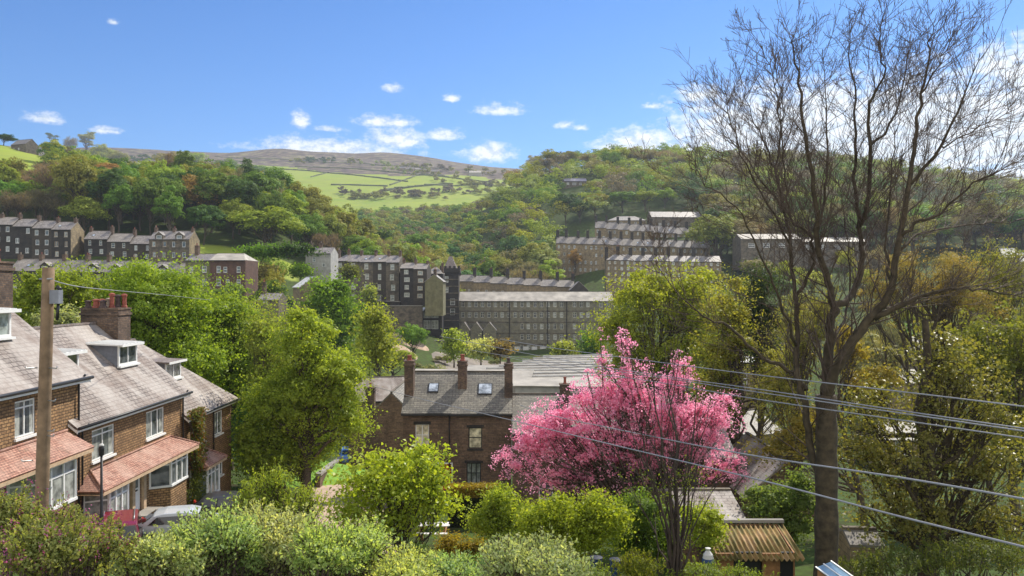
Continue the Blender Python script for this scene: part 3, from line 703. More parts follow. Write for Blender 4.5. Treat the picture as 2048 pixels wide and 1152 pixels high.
def near_house(label,Y0,L,zf,ze,zr,W=9.2,hip1=0,ox0=.05,ox1=.25,wins=(),bays=(),doors=(),cans=(),dorms=(),roofm='slatepale'):
    XW=-19.4; rise=zr-ze; he=ze-zf
    r=thing('terraced_house',label,'house',(XW,Y0,zf),R(90),'stone terraced houses on the near left street')
    ry=4.6; hr=he+rise
    holes=[w[:4] for w in wins]+[d[:4] for d in doors]
    wall_shell(L,W,he,hr,-3,holes,0,hip1,depth=.12).build('wall',M['brick'],r)
    k=rise/ry; over=.42
    rf=roof_mesh(L,W,he,hr,over,ox0,ox1,0,hip1,t=.1).build('roof',[M[roofm],M['slate']],r)
    m=MB(); z=he-over*k; 
    m.tube([(-ox0,-over-.07,z+.08),(L+ox1,-over-.07,z+.08)],.075,8); m.build('gutter',M['blackpaint'],rf)
    m=MB(); m.box(-ox0+.02,-over-.005,z-.1,L+ox1-.02,-over+.03,z-.002)
    for x in ((-ox0,),(L+ox1-.04,)) if not hip1 else ((-ox0,),):
        m.prism([(-over,z-.16),(W/2,hr-.16),(W/2,hr-.005),(-over,z-.005)],'x',x[0],x[0]+.04)
    m.build('bargeboard',M['white'],rf)
    for w in wins: tall_window(r,*w[:4],cols=w[4],transom=w[5],curt=w[6])
    for d in doors:
        m=MB(); m.box(d[0]+.02,.06,d[1],d[0]+d[2]-.02,.1,d[1]+d[3]-.02); dd=m.build('door',M['white'],r)
        m=MB(); m.box(d[0]+.3,.03,d[1]+1.2,d[0]+d[2]-.3,.058,d[1]+1.75); m.build('pane',M['glass'],dd)
        m=MB(); m.box(d[0]+.42,.035,d[1]+1.02,d[0]+.62,.058,d[1]+1.1); m.build('letterbox',M['blackpaint'],dd)
        for s in (-.3,d[2]+.0):
            m=MB(); m.box(d[0]+s,-.14,d[1]-.2,d[0]+s+.3,-.003,d[1]+d[3]+.15); m.build('door_pier',M['cream'],r)
        m=MB(); m.box(d[0]-.4,-1.0,d[1]-.35,d[0]+d[2]+.4,-.145,d[1]-.003); m.build('doorstep',M['concrete'],r)
    for b in bays: bay(r,*b)
    for c in cans: canopy(r,*c)
    for (a,b,yf,zs,zt,mt) in dorms: shed_dormer(r,a,b,yf,zs,zt,k,he+.1,mt)
    return r,he,hr
# house A (nearest, step highest), z: floor -9.5, eave -4.15 (at wall), ridge .1
def eave(z_eave_edge,k,over=.42): return z_eave_edge+over*k
kA=.84
hA,he,hr=near_house('nearest stone house at the left edge with white dormer behind the wooden pole',22.0,14.0,-9.5,eave(-4.1,kA),.1,
   wins=((9.35,3.6,1.35,1.45,2,.78,True),(3.5,3.6,1.35,1.45,2,.78,True)),
   bays=((8.9,12.6,-.9,.55,2.35,.85,M['glasscurtain'],3,.68,.5),(2.2,5.9,-.9,.55,2.35,.85,M['glass'],3,.68,.5)),
   doors=((7.2,-.1,.95,2.1),),cans=((.6,11.8+1.15,3.3,2.62,1.25,True,False),),
   dorms=((9.7,11.9,1.75,7.45,8.55,True),(2.5,4.9,1.75,7.45,8.55,True)))
chimney(hA,13.9,4.3,1.3,2.0,he+2,hr+1.0,pots=4,ph=.6,pr=.15,potm=M['potred'])
drain(hA,13.8,-1,he-.1,-.1)
kB=.86
hB,he,hr=near_house('middle stone house with one long red tile canopy over two bays and a white door',36.0,11.3,-11.6,eave(-6.25,kB),-2.1,ox0=.9,ox1=.2,
   wins=((1.1,3.55,2.1,1.45,2,.78,True),(6.6,3.55,2.2,1.45,3,0,True)),
   bays=((.35,3.2,-1.0,.35,2.5,.9,M['glasscurtain'],3,.7,.55),(7.0,10.2,-1.0,.85,2.5,.9,M['glass'],3,.7,.55)),
   doors=((5.1,.05,.95,2.15),),cans=((-.3,10.7,3.2,2.55,1.25,True,True),),
   dorms=((1.2,3.2,1.75,7.4,8.5,True),(7.2,9.3,1.75,7.4,8.5,True)))
drain(hB,11.15,-1,he-.1,-.1); drain(hB,.1,-1,he-.2,-.1)
# big shared stack between the middle and the far house
c=chimney(hB,10.9,4.3,1.5,2.15,he+2.2,-1.25+11.6,pots=0,cap=True)
for (dx,dy,h,mt,r_) in ((-.45,.8,.42,'potdark',.17),(-.4,.35,.5,'potred',.2),(-.45,-.05,.42,'potdark',.19),(-.1,-.4,.85,'potred',.15),(.3,-.55,.75,'potdark',.17),(.45,-.85,.8,'potred',.15),(.35,.4,.5,'potred',.17),(.35,.0,.55,'potcream',.16)):
    m=MB(); m.lathe([(r_*1.2,.003),(r_*1.15,.08),(r_*.9,.13),(r_*.82,h*.8),(r_*1.1,h*.82),(r_*1.15,h*.95),(r_*.7,h),(r_*.3,h+.02)],(10.9+dx,4.3+dy,-1.15+11.6),12); m.build('chimney_pot',M[mt],c)
kC=.82
hC,he,hr=near_house('far stone house of the near row with hipped roof and a creeper on its corner',47.4,8.1,-13.2,eave(-7.75,kC),-3.35,hip1=4.9,ox0=.2,ox1=.4,
   wins=((1.4,3.55,2.0,1.4,3,0,True),(5.0,3.55,1.4,1.5,2,0,True),(5.3,.75,1.2,1.35,2,0,False)),
   bays=((1.0,3.9,-1.0,.4,2.35,.85,M['glass'],3,.7,.5),),
   cans=((.75,4.15,3.15,2.45,1.15,True,True),),
   dorms=((1.7,3.9,1.75,7.55,8.6,False),))
drain(hC,4.6,-1,he-.1,-.1)
m=MB(); m.box(8.15,-.5,-3,8.35,3.5,1.6); 
# creeper on the corner of the far house
def creeper():
    r=thing('climbing_plant','green and rust coloured creeper climbing the corner of the far stone house','climbing plant',(-19.1,47.4,-13.2))
    rng=np.random.default_rng(5); n=5200; z=rng.random(n)**.8*6.0; w=.5+.5*np.sin(z*1.3)**2+np.where(z<2,.5,0)
    p=np.stack([.12+rng.random(n)**2*.5,.9+rng.normal(size=n)*w*.5-.05*z,z],-1)
    nr=np.stack([rng.random(n)+.3,rng.normal(size=n)*.6,rng.random(n)*.8],-1)
    link('foliage',leaf_mesh('creeper',p,nr,rng.uniform(.09,.17,n),M['leaf'],rng=rng),r,(.16,.19,.035))
    k=(z>2.2)&(rng.random(n)<.35); 
    link('rusty_foliage',leaf_mesh('creeper2',p[k]+[.05,0,0],nr[k],np.full(k.sum(),.13),M['leaf'],rng=rng),r,(.24,.10,.03))
    s=[]; 
    for i in range(7):
        q=wander((0,.6+.1*i,0),(0.03,.7+rng.normal()*.4,5.5),8,.03,rng)
        s+=[[*q[j],*q[j+1],.03,.025] for j in range(8)]
    link('stem',seg_mesh('creeper_stem',s,M['bark']),r)
creeper()
# satellite of things on the street: pole, lamp, cars
def pole():
    D=16.0; b=P(70,1110,D); t=P(97,535,D); b.z=gz(b.x,b.y)-.5
    r=thing('utility_pole','tall weathered wooden pole in front of the left stone houses','utility pole',tuple(b))
    mb=MB(); pts=[(Vector(t)-b)*k/10 for k in range(11)]; mb.tube(pts,[.142-.03*k/10 for k in range(11)],14); mb.build('shaft',M['wood'],r)
    def at(py): 
        k=(py-1110)/(535-1110); return (P(70,1110,D)+(P(97,535,D)-P(70,1110,D))*k)-b
    for py,s in ((735,1),(735,-1),(800,1),(860,1),(870,1),(920,-1),(975,1)):
        q=at(py); m=MB(); m.tube([q+Vector((.1*s,-.05,0)),q+Vector((.30*s,-.08,-.01)),q+Vector((.31*s,-.08,.03))],.012,6); m.build('step_iron',M['metal'],r)
    q=at(585); m=MB(); m.box(q.x+.12,q.y-.14,q.z-.22,q.x+.30,q.y+.02,q.z+.05); bx=m.build('junction_box',M['lead'],r)
    m=MB(); m.tube([q+Vector((.25,-.05,-.2)),q+Vector((.22,-.05,-.55))],.03,8); m.build('cable_gland',M['blackpaint'],bx); m=MB(); m.tube([q+Vector((.28,-.0,.05)),q+Vector((.2,-.03,.12))],.04,8); m.build('cable_gland',M['blackpaint'],bx)
    q=at(558); m=MB(); m.tube([q+Vector((-.17,-.0,.0)),q+Vector((.17,-.15,0))],.018,6); m.build('bracket',M['metal'],r)
    return r
pole()
def lamp():
    D=33.0; x=W2(203,D); z0=gz(x,D)
    r=thing('street_lamp','slim dark street lamp post in front of the middle stone house','street lamp',(x,D,z0))
    h=ZZ(912,D)-z0; m=MB(); m.tube([(0,0,0),(0,0,1.2),(0,0,1.25),(0,0,h)],[.085,.085,.055,.05],10); m.build('post',M['blackpaint'],r)
    m=MB(); m.lathe([(.05,0),(.1,.03),(.11,.30),(.09,.38),(.03,.42)],(0,0,h),10); m.build('lantern',M['blackpaint'],r)
    m=MB(); m.lathe([(.1,0),(.085,.06),(.03,.08)],(0,0,h+.425),10); m.build('lamp_cover',M['whitesheet'],r)
lamp()
def car(name,label,loc,rz,paint,L=4.2,Wd=1.75,H=1.48,kind='hatch'):
    r=thing(name,label,'car',loc,rz)     # local: nose towards +x
    hw=Wd/2
    if kind=='suv': prof=[(-L/2,.45),(-L/2,.95),(-L/2+.05,1.05),(-L/2+.25,H-.08),(-L/2+.55,H),(.35,H),(.75,H-.1),(1.25,1.05),(L/2-.2,.92),(L/2,.75),(L/2,.4)]
    else: prof=[(-L/2,.4),(-L/2,.85),(-L/2+.15,.98),(-L/2+.75,H-.08),(-L/2+1.2,H),(.15,H),(.55,H-.1),(1.15,1.0),(L/2-.3,.82),(L/2,.65),(L/2,.35)]
    vs=[];k=len(prof)
    def wy(z): return hw*(1-.18*max(0,(z-.95)/(H-.95))) if z>.95 else hw*(1-.04*abs(z-.7))
    for s in (-1,1):
        for (x,z) in prof: vs.append((x,s*wy(z),z))
    for (x,z) in prof: vs.append((x*1.01,0,z+(.03 if z>.9 else 0)))
    mb=MB(); fs=[]
    for i in range(k-1):
        fs.append((i,i+1,2*k+i+1,2*k+i)); fs.append((2*k+i,2*k+i+1,k+i+1,k+i))
    fs.append(tuple(range(k-1,-1,-1))); fs.append(tuple(range(k,2*k))); fs.append((0,2*k,k,2*k-1,3*k-1,k-1))
    mb.add(vs,fs,0,False); body=mb.build('body',paint,r)
    bv=body.modifiers.new('bevel','BEVEL'); bv.width=.05; bv.segments=3; bv.limit_method='ANGLE'; bv.angle_limit=R(25)
    # glazing: sits just proud of the body
    def pane(nm,q):
        m=MB(); m.slab(q,.012); m.build(nm,M['carglass'],r)
    i0=2; ra,rb=prof[i0],prof[i0+1]
    def lerp(a,b,t): return (a[0]+(b[0]-a[0])*t,a[1]+(b[1]-a[1])*t)
    a=lerp(ra,rb,.08); b=lerp(ra,rb,.92)
    pane('rear_window',[(a[0]-.05,-wy(a[1])+.12,a[1]+.01),(a[0]-.05,wy(a[1])-.12,a[1]+.01),(b[0]-.05,wy(b[1])-.1,b[1]+.02),(b[0]-.05,-wy(b[1])+.1,b[1]+.02)])
    j=6; a=lerp(prof[j],prof[j+1],.05); b=lerp(prof[j],prof[j+1],.93)
    pane('windscreen',[(a[0]+.05,-wy(a[1])+.1,a[1]+.035),(a[0]+.05,wy(a[1])-.1,a[1]+.035),(b[0]+.05,wy(b[1])-.1,b[1]+.035),(b[0]+.05,-wy(b[1])+.1,b[1]+.035)])
    for s in (-1,1):
        zt=H-.13; zb=1.02; m=MB(); y1=s*(wy(zb)+.012); y2=s*(wy(zt)+.012)
        m.add([(prof[2][0]+.35,y1,zb),(1.0,y1,zb),(.5,y2,zt),(prof[3][0]+.15,y2,zt)],[(0,1,2,3)]); m.build('side_window',M['carglass'],r)
        m=MB(); m.box(.75,s*hw+(.0 if s>0 else -.16),.98,.92,s*hw+(.16 if s>0 else 0),1.12); m.build('mirror',paint,r)
        m=MB(); m.box(L/2-.12,s*hw*.55-.18,.62,L/2+.02,s*hw*.55+.22,.76); m.build('headlight',M['skylight'],r)
        m=MB(); m.box(-L/2-.02,s*hw*.82-.1,.72,-L/2+.05,s*hw*.82+.1,1.0); m.build('tail_light',M['reddoor'],r)
        for x in (-L*.31,L*.31):
            w=MB(); pts=[]
            w.tube([(x,s*hw-.12*s,.32),(x,s*hw+.03*s,.32)],.32,20); wh=w.build('wheel',M['rubber'],r)
            w=MB(); w.tube([(x,s*hw+.035*s,.32),(x,s*hw+.045*s,.32)],.2,12); w.build('rim',M['metal'],wh)
    m=MB(); m.box(-L/2-.03,-.26,.5,-L/2+.01,.26,.62); m.build('number_plate',M['cream'],r)
    if kind=='suv':
        m=MB(); m.tube([(-L/2-.24,.05,.85),(-L/2-.03,.05,.85)],[.33,.33],20); sp=m.build('spare_wheel',M['rubber'],r)
        m=MB(); m.tube([(-L/2-.25,.05,.85),(-L/2-.243,.05,.85)],.22,16); m.build('rim',M['metal'],sp)
        for s in (-1,1):
            m=MB(); m.tube([(-L/2+.55,s*.6,H+.06),(.3,s*.6,H+.06)],.02,6); m.build('roof_rail',M['metal'],r)
    return r
def onroad(px,D): x=W2(px,D); return x,D
x,D=onroad(204,33.5); car('parked_car','crimson off-road car with spare wheel seen from behind the hedge',(x,D+1.5,ZZ(1038,33.5)-1.86),R(114),M['carred'],H=1.7,kind='suv')
x,D=onroad(356,37.5); car('parked_car','silver white car mostly hidden behind the hedge, beside the crimson car',(x,D+1,ZZ(1030,37.5)-1.45),R(15),M['carwhite'])
x,D=onroad(455,44); car('parked_car','dark car parked below the creeper of the far stone house',(x,D+.5,ZZ(992,44)-1.48),R(8),M['cardark'])
x,D=onroad(697,86); car('parked_car','light blue car parked on the gravel drive beside the grass bank',(x,D,gz(x,D)+.05),R(-75),M['carblue'],H=1.45)
# ================================================================== the centre house pair below the hedge
S=M
def center():
    D=63.0; z0=-17.6; L1=4.05*1.0; 
    xa=W2(806,D); xm=W2(902,D); xb=W2(1022,D)
    he=-9.75-z0; hr=-7.05-z0; g='pair of brown brick houses behind the hedge'
    def zr(py): return ZZ(py,D)-z0
    # left house
    Lh=xm-xa
    w=((W2(831,D)-xa,zr(893),W2(858,D)-W2(831,D),zr(849)-zr(893),M['blind']),)
    # the red door
    dd=(W2(884,D)-xa-.25,zr(980),1.0,2.05,M['reddoor'])
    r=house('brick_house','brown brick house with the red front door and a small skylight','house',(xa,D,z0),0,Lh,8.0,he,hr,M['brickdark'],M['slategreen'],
          (),(),group=g,z0=-2,ox0=.12,ox1=0,gutter=True,doors=(dd,),skylights=((W2(861,66)-xa-.1,1.75,.85,.9),))
    # replace its wall with one that carries the window opening too
    wl=[c for c in r.children if c.name.startswith('wall')][0]
    me=wall_shell(Lh,8.0,he,hr,-2,[w[0][:4],dd[:4]]).mesh('wall',M['brickdark']); wl.data=me
    x,z,ww,wh=w[0][:4]; tall_window(r,x,z,ww,wh,2,.5,glassm=M['blind'],t=.06,depth=.12,sill=False)
    for nm,x_,z_,w_,h_ in (('lintel',x-.15,z+wh+.003,ww+.3,.22),('sill',x-.12,z-.16,ww+.24,.15)):
        m=MB(); m.box(x_,-.05,z_,x_+w_,.1,z_+h_); m.build(nm,M['stonedark'],r)
    m=MB(); xx0=dd[0]; m.box(xx0+1.0,-.04,dd[1],xx0+1.09,.09,dd[1]+2.15); m.box(xx0-.09,-.04,dd[1]+2.055,xx0+.998,.09,dd[1]+2.15); m.build('door_frame',M['white'],r)
    chimney(r,.28,1.9,.72,1.1,he,ZZ(745,65)-z0+.9,1,ph=.42,pr=.2,potm=M['potred'])
    m=MB(); m.box(.0,1.2,he,.16,2.7,ZZ(745,65)-z0+.4); 
    chimney(r,Lh-.1+.85,2.6,.72,.95,he+1,ZZ(724,65.5)-z0,1,ph=.55,pr=.2,potm=M['potred'])
    drain(r,Lh-.12,-1,he-.05,-.08)
    # right house
    Lh=xb-xm; w1=(W2(937,D)-xm,zr(897),W2(964,D)-W2(937,D),zr(855)-zr(897)); w2=(W2(933,D)-xm,zr(968),W2(962,D)-W2(933,D),zr(926)-zr(968))
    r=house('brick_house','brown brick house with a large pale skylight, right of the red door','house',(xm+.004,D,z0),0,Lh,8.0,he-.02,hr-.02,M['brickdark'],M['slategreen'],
          (),(),group=g,z0=-2,ox0=0,ox1=.1,skylights=((W2(957,66)-xm,1.55,1.15,1.1),))
    wl=[c for c in r.children if c.name.startswith('wall')][0]; wl.data=wall_shell(Lh,8.0,he-.02,hr-.02,-2,[w1,w2]).mesh('wall',M['brickdark'])
    for (x,z,ww,wh),gm in ((w1,M['blind']),(w2,M['glass'])):
        o=tall_window(r,x,z,ww,wh,1 if gm is M['blind'] else 3,.5,glassm=gm,t=.07,depth=.12,sill=False); o.data.materials[0]=M['blackpaint']
        m=MB(); m.box(x-.15,-.05,z+wh+.003,x+ww+.15,.1,z+wh+.2); m.build('lintel',M['stonedark'],r)
        m=MB(); m.box(x-.1,-.05,z-.16,x+ww+.1,.1,z-.01); m.build('sill',M['stonedark'],r)
    c=chimney(r,Lh-.2,1.9,.65,1.25,he-.6,ZZ(728,65)-z0,1,ph=.5,pr=.17,potm=M['potdark'])
    m=MB(); m.box(Lh-.9,-.003,0,Lh-.55,.02,.1)
    # lower house beyond, behind the blossom
    D2=61.5; x2=xb+.12; L2=W2(1395,D2)-x2; z2=-17.4; he2=ZZ(866,D2)-z2; hr2=ZZ(790,66)-z2
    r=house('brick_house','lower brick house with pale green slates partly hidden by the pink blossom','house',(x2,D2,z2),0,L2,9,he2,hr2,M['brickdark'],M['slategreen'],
        ((2,1.2,1.1,1.6,M['glassfar']),(6.5,1.2,1.1,1.6,M['glassfar']),(10.5,1.2,1.1,1.6,M['glassfar'])),
        ((W2(1130,65)-x2,3.6,.8,1.0,he2,ZZ(770,65)-z2,1),(W2(1361,65)-x2,3.6,.9,1.0,he2,ZZ(793,65)-z2,2)),group=g,z0=-2,ox0=.02,ox1=.2,potm=M['potred'])
center()

# ================================================================== low sheds and outbuildings in the middle distance
def lean(name,label,cat,loc,rz,L,W,h0,h1,wall,roof,z0=-3,group=None,holes=(),over=.25,doors=()):
    """mono-pitch building: front eave h0, back h1"""
    r=thing(name,label,cat,loc,rz,group); mb=MB(); grid_wall(mb,L,z0,h0,list(holes)+list(doors),0,.15)
    for x in (0,L): 
        p=[(x,0,z0),(x,W,z0),(x,W,h1),(x,0,h0)]; mb.add(p if x else p[::-1],[(0,1,2,3)])
    mb.add([(L,W,z0),(0,W,z0),(0,W,h1),(L,W,h1)],[(0,1,2,3)]); mb.build('wall',wall,r)
    k=(h1-h0)/W; m=MB(); m.slab([(-over,-over,h0-over*k+.1),(L+over,-over,h0-over*k+.1),(L+over,W+over,h1+over*k+.1),(-over,W+over,h1+over*k+.1)],.1); m.build('roof',roof,r)
    for h in holes: far_window(r,*h[:4])
    for d in doors:
        m=MB(); m.box(d[0],.1,d[1],d[0]+d[2],.14,d[1]+d[3]); m.build('door',M['blackpaint'],r)
    return r
# gabled shed by the drive; its ridge runs away from the viewer
r=house('stone_outbuilding','low stone outbuilding with dark slates and a stub chimney above the blue car','outbuilding',(W2(735,80)+6.6,80.5,-19),R(90),12,8.6,ZZ(872,80)+19,ZZ(812,80)+20.2,M['brickdark'],M['slategreen'],chims=((1.2,6.6,.8,.9,4,8.8,1),),over=.2,z0=-2)
r=house('stone_outbuilding','long low stone building with weathered roof left of the centre chimneys','outbuilding',(W2(712,98),98,-21),R(14),9.5,9,ZZ(803,98)+21,ZZ(765,103)+21.6,M['stonewarm'],M['slatepale'],wins=((1.5,3,1.3,1.5),(4.5,3,1.3,1.5)),z0=-2)
# weaving shed: saw-tooth roofs
def weaving():
    x0=W2(832,112); y0=108; zf=-22.5
    r=thing('weaving_shed','sprawling factory shed with rows of pale saw-tooth roofs behind the centre chimneys','factory shed',(x0,y0,zf),R(-3))
    L=34; n=9; mb=MB(); mb.box(0,0,-3,L,58,6.6); mb.build('wall',M['concrete'],r)
    for i in range(11):
        a=1.5+i*5.0; m=MB(); sk=7.5     # each ridge runs back to the right
        x0_=-.3+max(0,(i-1))*1.9; x1_=L+.5+i*.8
        y0_,y1_,yr=a,a+4.9,a+4.1; k=sk; h1=8.7
        vs=[(x0_,y0_,6.604),(x1_,y0_+k,6.604),(x1_,yr+k,h1),(x0_,yr,h1),(x0_,y1_,6.604),(x1_,y1_+k,6.604)]
        m.add(vs,[(0,1,2,3),(3,2,5,4),(0,3,4),(1,5,2)]); m.build('sawtooth_roof',M['greyroof'] if i%3 else M['slatefarb'],r)
        m=MB(); m.tube([(x0_,yr,h1+.02),(x1_,yr+k,h1+.02)],.16,4); m.build('ridge',M['whitesheet'],r); m=MB(); m.slab([(x0_,y0_-.9,6.72),(x1_,y0_+k-.9,6.72),(x1_,y0_+k+.5,6.9),(x0_,y0_+.5,6.9)],.05); m.build('valley_gutter',M['slategreen'],r)
        q=x0_+3
        while q<x1_-2:
            t=(q-x0_)/(x1_-x0_); m=MB(); m.slab([(q,y0_+k*t+.8,7.05),(q+.9,y0_+k*t+.8+.2,7.05),(q+.9,y0_+k*t+3.4,8.37),(q,y0_+k*t+3.2,8.37)],.04)
            if i<5: m.build('roof_light',M['glassfar'],r)
            q+=6
    m=MB(); m.box(-.5,-.5,6.604,L+1,.2,7.5); m.build('parapet',M['whitesheet'],r)
    for k in range(5):
        m=MB(); m.box(20+k*2.5,-.06,3.2,21.8+k*2.5,-.003,5.4); m.build('window',M['glassfar'],r)
    return r
weaving()
r=lean('factory_annex','flat grey annex with white roof edge and wall vents right of the centre chimneys','annex',(W2(1030,95),93,-22),R(-5),17,3.5,ZZ(772,93)+22,ZZ(768,93)+22.2,M['render'],M['greyroof'],holes=((2,5.5,3,1.1),(7.5,5.2,4.5,2.0),(13,5.5,2.5,1.3)))
r=lean('factory_annex','long low shed with pale sloping roof in front of the saw-tooth roofs','annex',(W2(822,103),100,-22),R(-8),15,4.5,ZZ(764,100)+22,ZZ(744,104)+22.2,M['concrete'],M['greyroof'])
# ---------------------------------------------------------------- mill and tower
DM=285
def zM(py): return ZZ(py,DM)
xm0=W2(915,DM); Lm=W2(1225,DM)-xm0; zb=zM(712)
def mill():
    he=zM(601)-zb; hr=he+3.0
    cols=[]; x=1.3
    while x<Lm-1.5:
        cols.append(x); x+=2.33
    wins=[]
    rowsz=[zM(p)-zb for p in (614,635,658,679,698)]
    for i,x in enumerate(cols):
        for j,z in enumerate(rowsz):
            if j>=2 and i<9: continue
            if j==4 and i>15: continue
            if i in (16,20): continue
            if j>=3 and i%3==1 and i>16: continue
            wins.append((x+random.uniform(-.08,.08),z,1.15,1.9,random.choice([M['glassmill'],M['glassmill'],M['glassmill'],M['glasscurtain'],M['glassfar']])))
    r=house('mill','long grey five storey stone mill with rows of small windows and pale roof','mill',(xm0,DM,zb),R(-2),Lm,16,he,hr,M['stonemill'],M['greyroof'],wins,z0=-5,over=.5,wstyle='mill',sill=False,frame=M['framegrey'],ridge_y=5.5,ridge_m=M['greyroof'])
    for k,px in enumerate((1019,1095,1133)):
        m=MB(); x=W2(px,DM)-xm0; m.box(x-.15,-.3,0,x+.15,-.003,he-.1); m.build('downpipe',M['stonedark'],r)
    for py in (622,644,666,688):
        m=MB(); m.box(0,-.12,zM(py)-zb-.2,Lm,-.003,zM(py)-zb+.1); m.build('string_course',M['stonegrey'],r)
    for k in range(5):
        m=MB(); x=W2(1012+k*17,DM)-xm0; m.box(x,-.05,.5,x+2.0,-.003,3.4); m.build('garage_door',M['whitesheet'],r)
mill()
def tower():
    D=282; x0=W2(883,D); x1=W2(917,D); w=x1-x0; zb=ZZ(700,D); zt=ZZ(545,D)-zb
    r=thing('clock_tower','black stone mill tower with corbelled top and short slate spire','tower',(x0,D,zb))
    m=MB(); hs=[(1.2,ZZ(565,D)-zb,1.2,2.2),(1.2,ZZ(585,D)-zb,1.2,2.2),(3.1,ZZ(610,D)-zb,1.6,2.2),(3.1,ZZ(630,D)-zb,1.6,2.2)]
    wall_shell(w,w,zt,zt,-4,[h for h in hs if h[0]+h[2]<w],1,1).build('wall',M['stonedark'],r)
    for h in hs: far_window(r,*h,sill=False,glass=M['glasscurtain'] if h[0]<2 else None)
    k=0
    for z in np.arange(3,zt-1,2.4):
        m=MB(); m.box(-.15,-.15,z,w+.15,-.003,z+.35); m.build('string_course',M['stonegrey'],r)
    m=MB(); e=.55; m.box(-e,-e,zt+.003,w+e,w+e,zt+1.5); 
    m.build('corbelled_top',M['stonedark'],r)
    for i in range(5):
        m=MB(); q=-e+i*(w+2*e-.8)/4; m.box(q,-e,zt+1.503,q+.8,-e+.6,zt+2.3); m.build('merlon',M['stonedark'],r)
    m=MB(); c=w/2; a=w*.38; h=zt+1.503; m.add([(c-a,c-a,h),(c+a,c-a,h),(c+a,c+a,h),(c-a,c+a,h),(c-.5,c-.5,ZZ(512,D)-zb),(c+.5,c-.5,ZZ(512,D)-zb),(c+.5,c+.5,ZZ(512,D)-zb),(c-.5,c+.5,ZZ(512,D)-zb)],
        [(0,1,5,4),(1,2,6,5),(2,3,7,6),(3,0,4,7),(4,5,6,7)]); m.build('spire',M['slate'],r)
    m=MB(); m.tube([(c,c,ZZ(512,D)-zb),(c,c,ZZ(506,D)-zb)],.1,5); m.build('finial',M['blackpaint'],r)
tower()
# buildings round the foot of the mill
D=270; zb=ZZ(702,D)
r=house('mill_wing','soot black block with big white framed windows at the foot of the tower','mill wing',(W2(842,D),D,zb),0,W2(884,D)-W2(842,D),9,ZZ(622,D)-zb,ZZ(616,D)-zb,M['stonedark'],M['whitesheet'],
    ((.9,ZZ(636,D)-zb,2.3,2.9),(3.5,ZZ(636,D)-zb,2.3,2.9),(.9,ZZ(658,D)-zb,2.3,2.9),(3.5,ZZ(658,D)-zb,2.3,2.9)),wstyle='two',glass=M['glasscurtain'],sill=False,over=.1)
D=274; zb=ZZ(712,D)
for i,(p0,p1) in enumerate(((918,939),(941,964),(966,992))):
    L=W2(p1,D)-W2(p0,D)
    house('gabled_shed',['leftmost','middle','rightmost'][i]+' of three small gabled sheds against the mill wall','shed',(W2(p1,D),D-.2*i,zb),R(90),8,L,ZZ(660,D)-zb,ZZ(645,D)-zb,M['stonemill'],M['slatefar'],group='gabled sheds against the mill',gutter=False,z0=-4)
    # ridge runs towards the mill: gable faces the viewer
D=243
r=house('chapel','olive rendered gabled building between the dark block and the tower','building',(W2(886,D),D,ZZ(625,D)),R(90),10,W2(886,D)-W2(850,D),ZZ(563,D)-ZZ(625,D),ZZ(549,D)-ZZ(625,D),M['stoneolive'],M['slatefar'],z0=-1,chims=((1,2.5,.9,.9,8,13.0,1),))
# low walls in front of mill
def wall_thing(name,label,p0,p1,h,t=.5,mat=None,zt=None,cope=True,cat='wall',down=2):
    a=Vector(p0);b=Vector(p1);d=(b-a);L=math.hypot(d.x,d.y);rz=math.atan2(d.y,d.x)
    r=thing(name,label,cat,tuple(a),rz); dz=b.z-a.z
    m=MB(); m.prism([(0,-down),(L,dz-down),(L,dz+h),(0,h)],'y',0,t); m.build('wall_body',mat or M['stonegrey'],r)
    if cope:
        m=MB(); m.prism([(0,h+.003),(L,dz+h+.003),(L,dz+h+.2),(0,h+.2)],'y',-.08,t+.08); m.build('coping',M['concrete'],r)
    return r
wall_thing('retaining_wall','curved grey retaining wall above the bare building plot',P(742,640,246),P(845,640,246),ZZ(612,246)-ZZ(640,246),.8,M['stonegrey'],down=6)
wall_thing('retaining_wall','dark stone retaining wall on the road below the four storey block',P(718,612,250),P(800,614,249),1.6,.8,M['stonedark'],down=6)
wall_thing('retaining_wall','low stone wall in front of the dark block',P(836,702,262),P(905,702,262),ZZ(682,262)-ZZ(702,262),.8,M['stonemill'],down=4)
dirt=simple('bare_earth',(.36,.26,.185),.95,var=.35,nscale=.25,bump=.4)
def patch(name,cx,cy,rx,ry,mat,lift=.2,mound=0):
    mb=MB(); n=10; m_=24; vs=[(cx,cy,gz(cx,cy)+lift+mound)]
    for i in range(1,n+1):
        for k in range(m_):
            a=2*math.pi*k/m_; q=i/n*(1+.12*math.sin(3*a+1)); x=cx+rx*q*math.cos(a); y=cy+ry*q*math.sin(a)
            vs.append((x,y,gz(x,y)+lift+mound*(1-(i/n)**2)*(1+.2*math.sin(5*a)) if i<n else gz(x,y)-.3))
    fs=[(0,1+k,1+(k+1)%m_) for k in range(m_)]+[(1+(i-1)*m_+k,1+i*m_+k,1+i*m_+(k+1)%m_,1+(i-1)*m_+(k+1)%m_) for i in range(1,n) for k in range(m_)]
    mb.add(vs,fs,0,True); return mb.build(name,mat)
o=patch('ground_plot',W2(818,238),238,5.5,9,dirt,.5); tag(o,kind='structure')
o=patch('earth_mound',W2(826,238),239,3.4,4,dirt,.2,1.8); tag(o,'rounded heap of brown soil on the bare building plot','heap of earth')
yard=simple('worn_tarmac',(.21,.18,.15),.95,var=.35,nscale=.2)
o=patch('car_park',W2(1010,228),228,24,28,yard,.35); tag(o,kind='structure')
o=patch('sandy_track',W2(805,212),212,3.5,12,dirt,.4); tag(o,kind='structure')
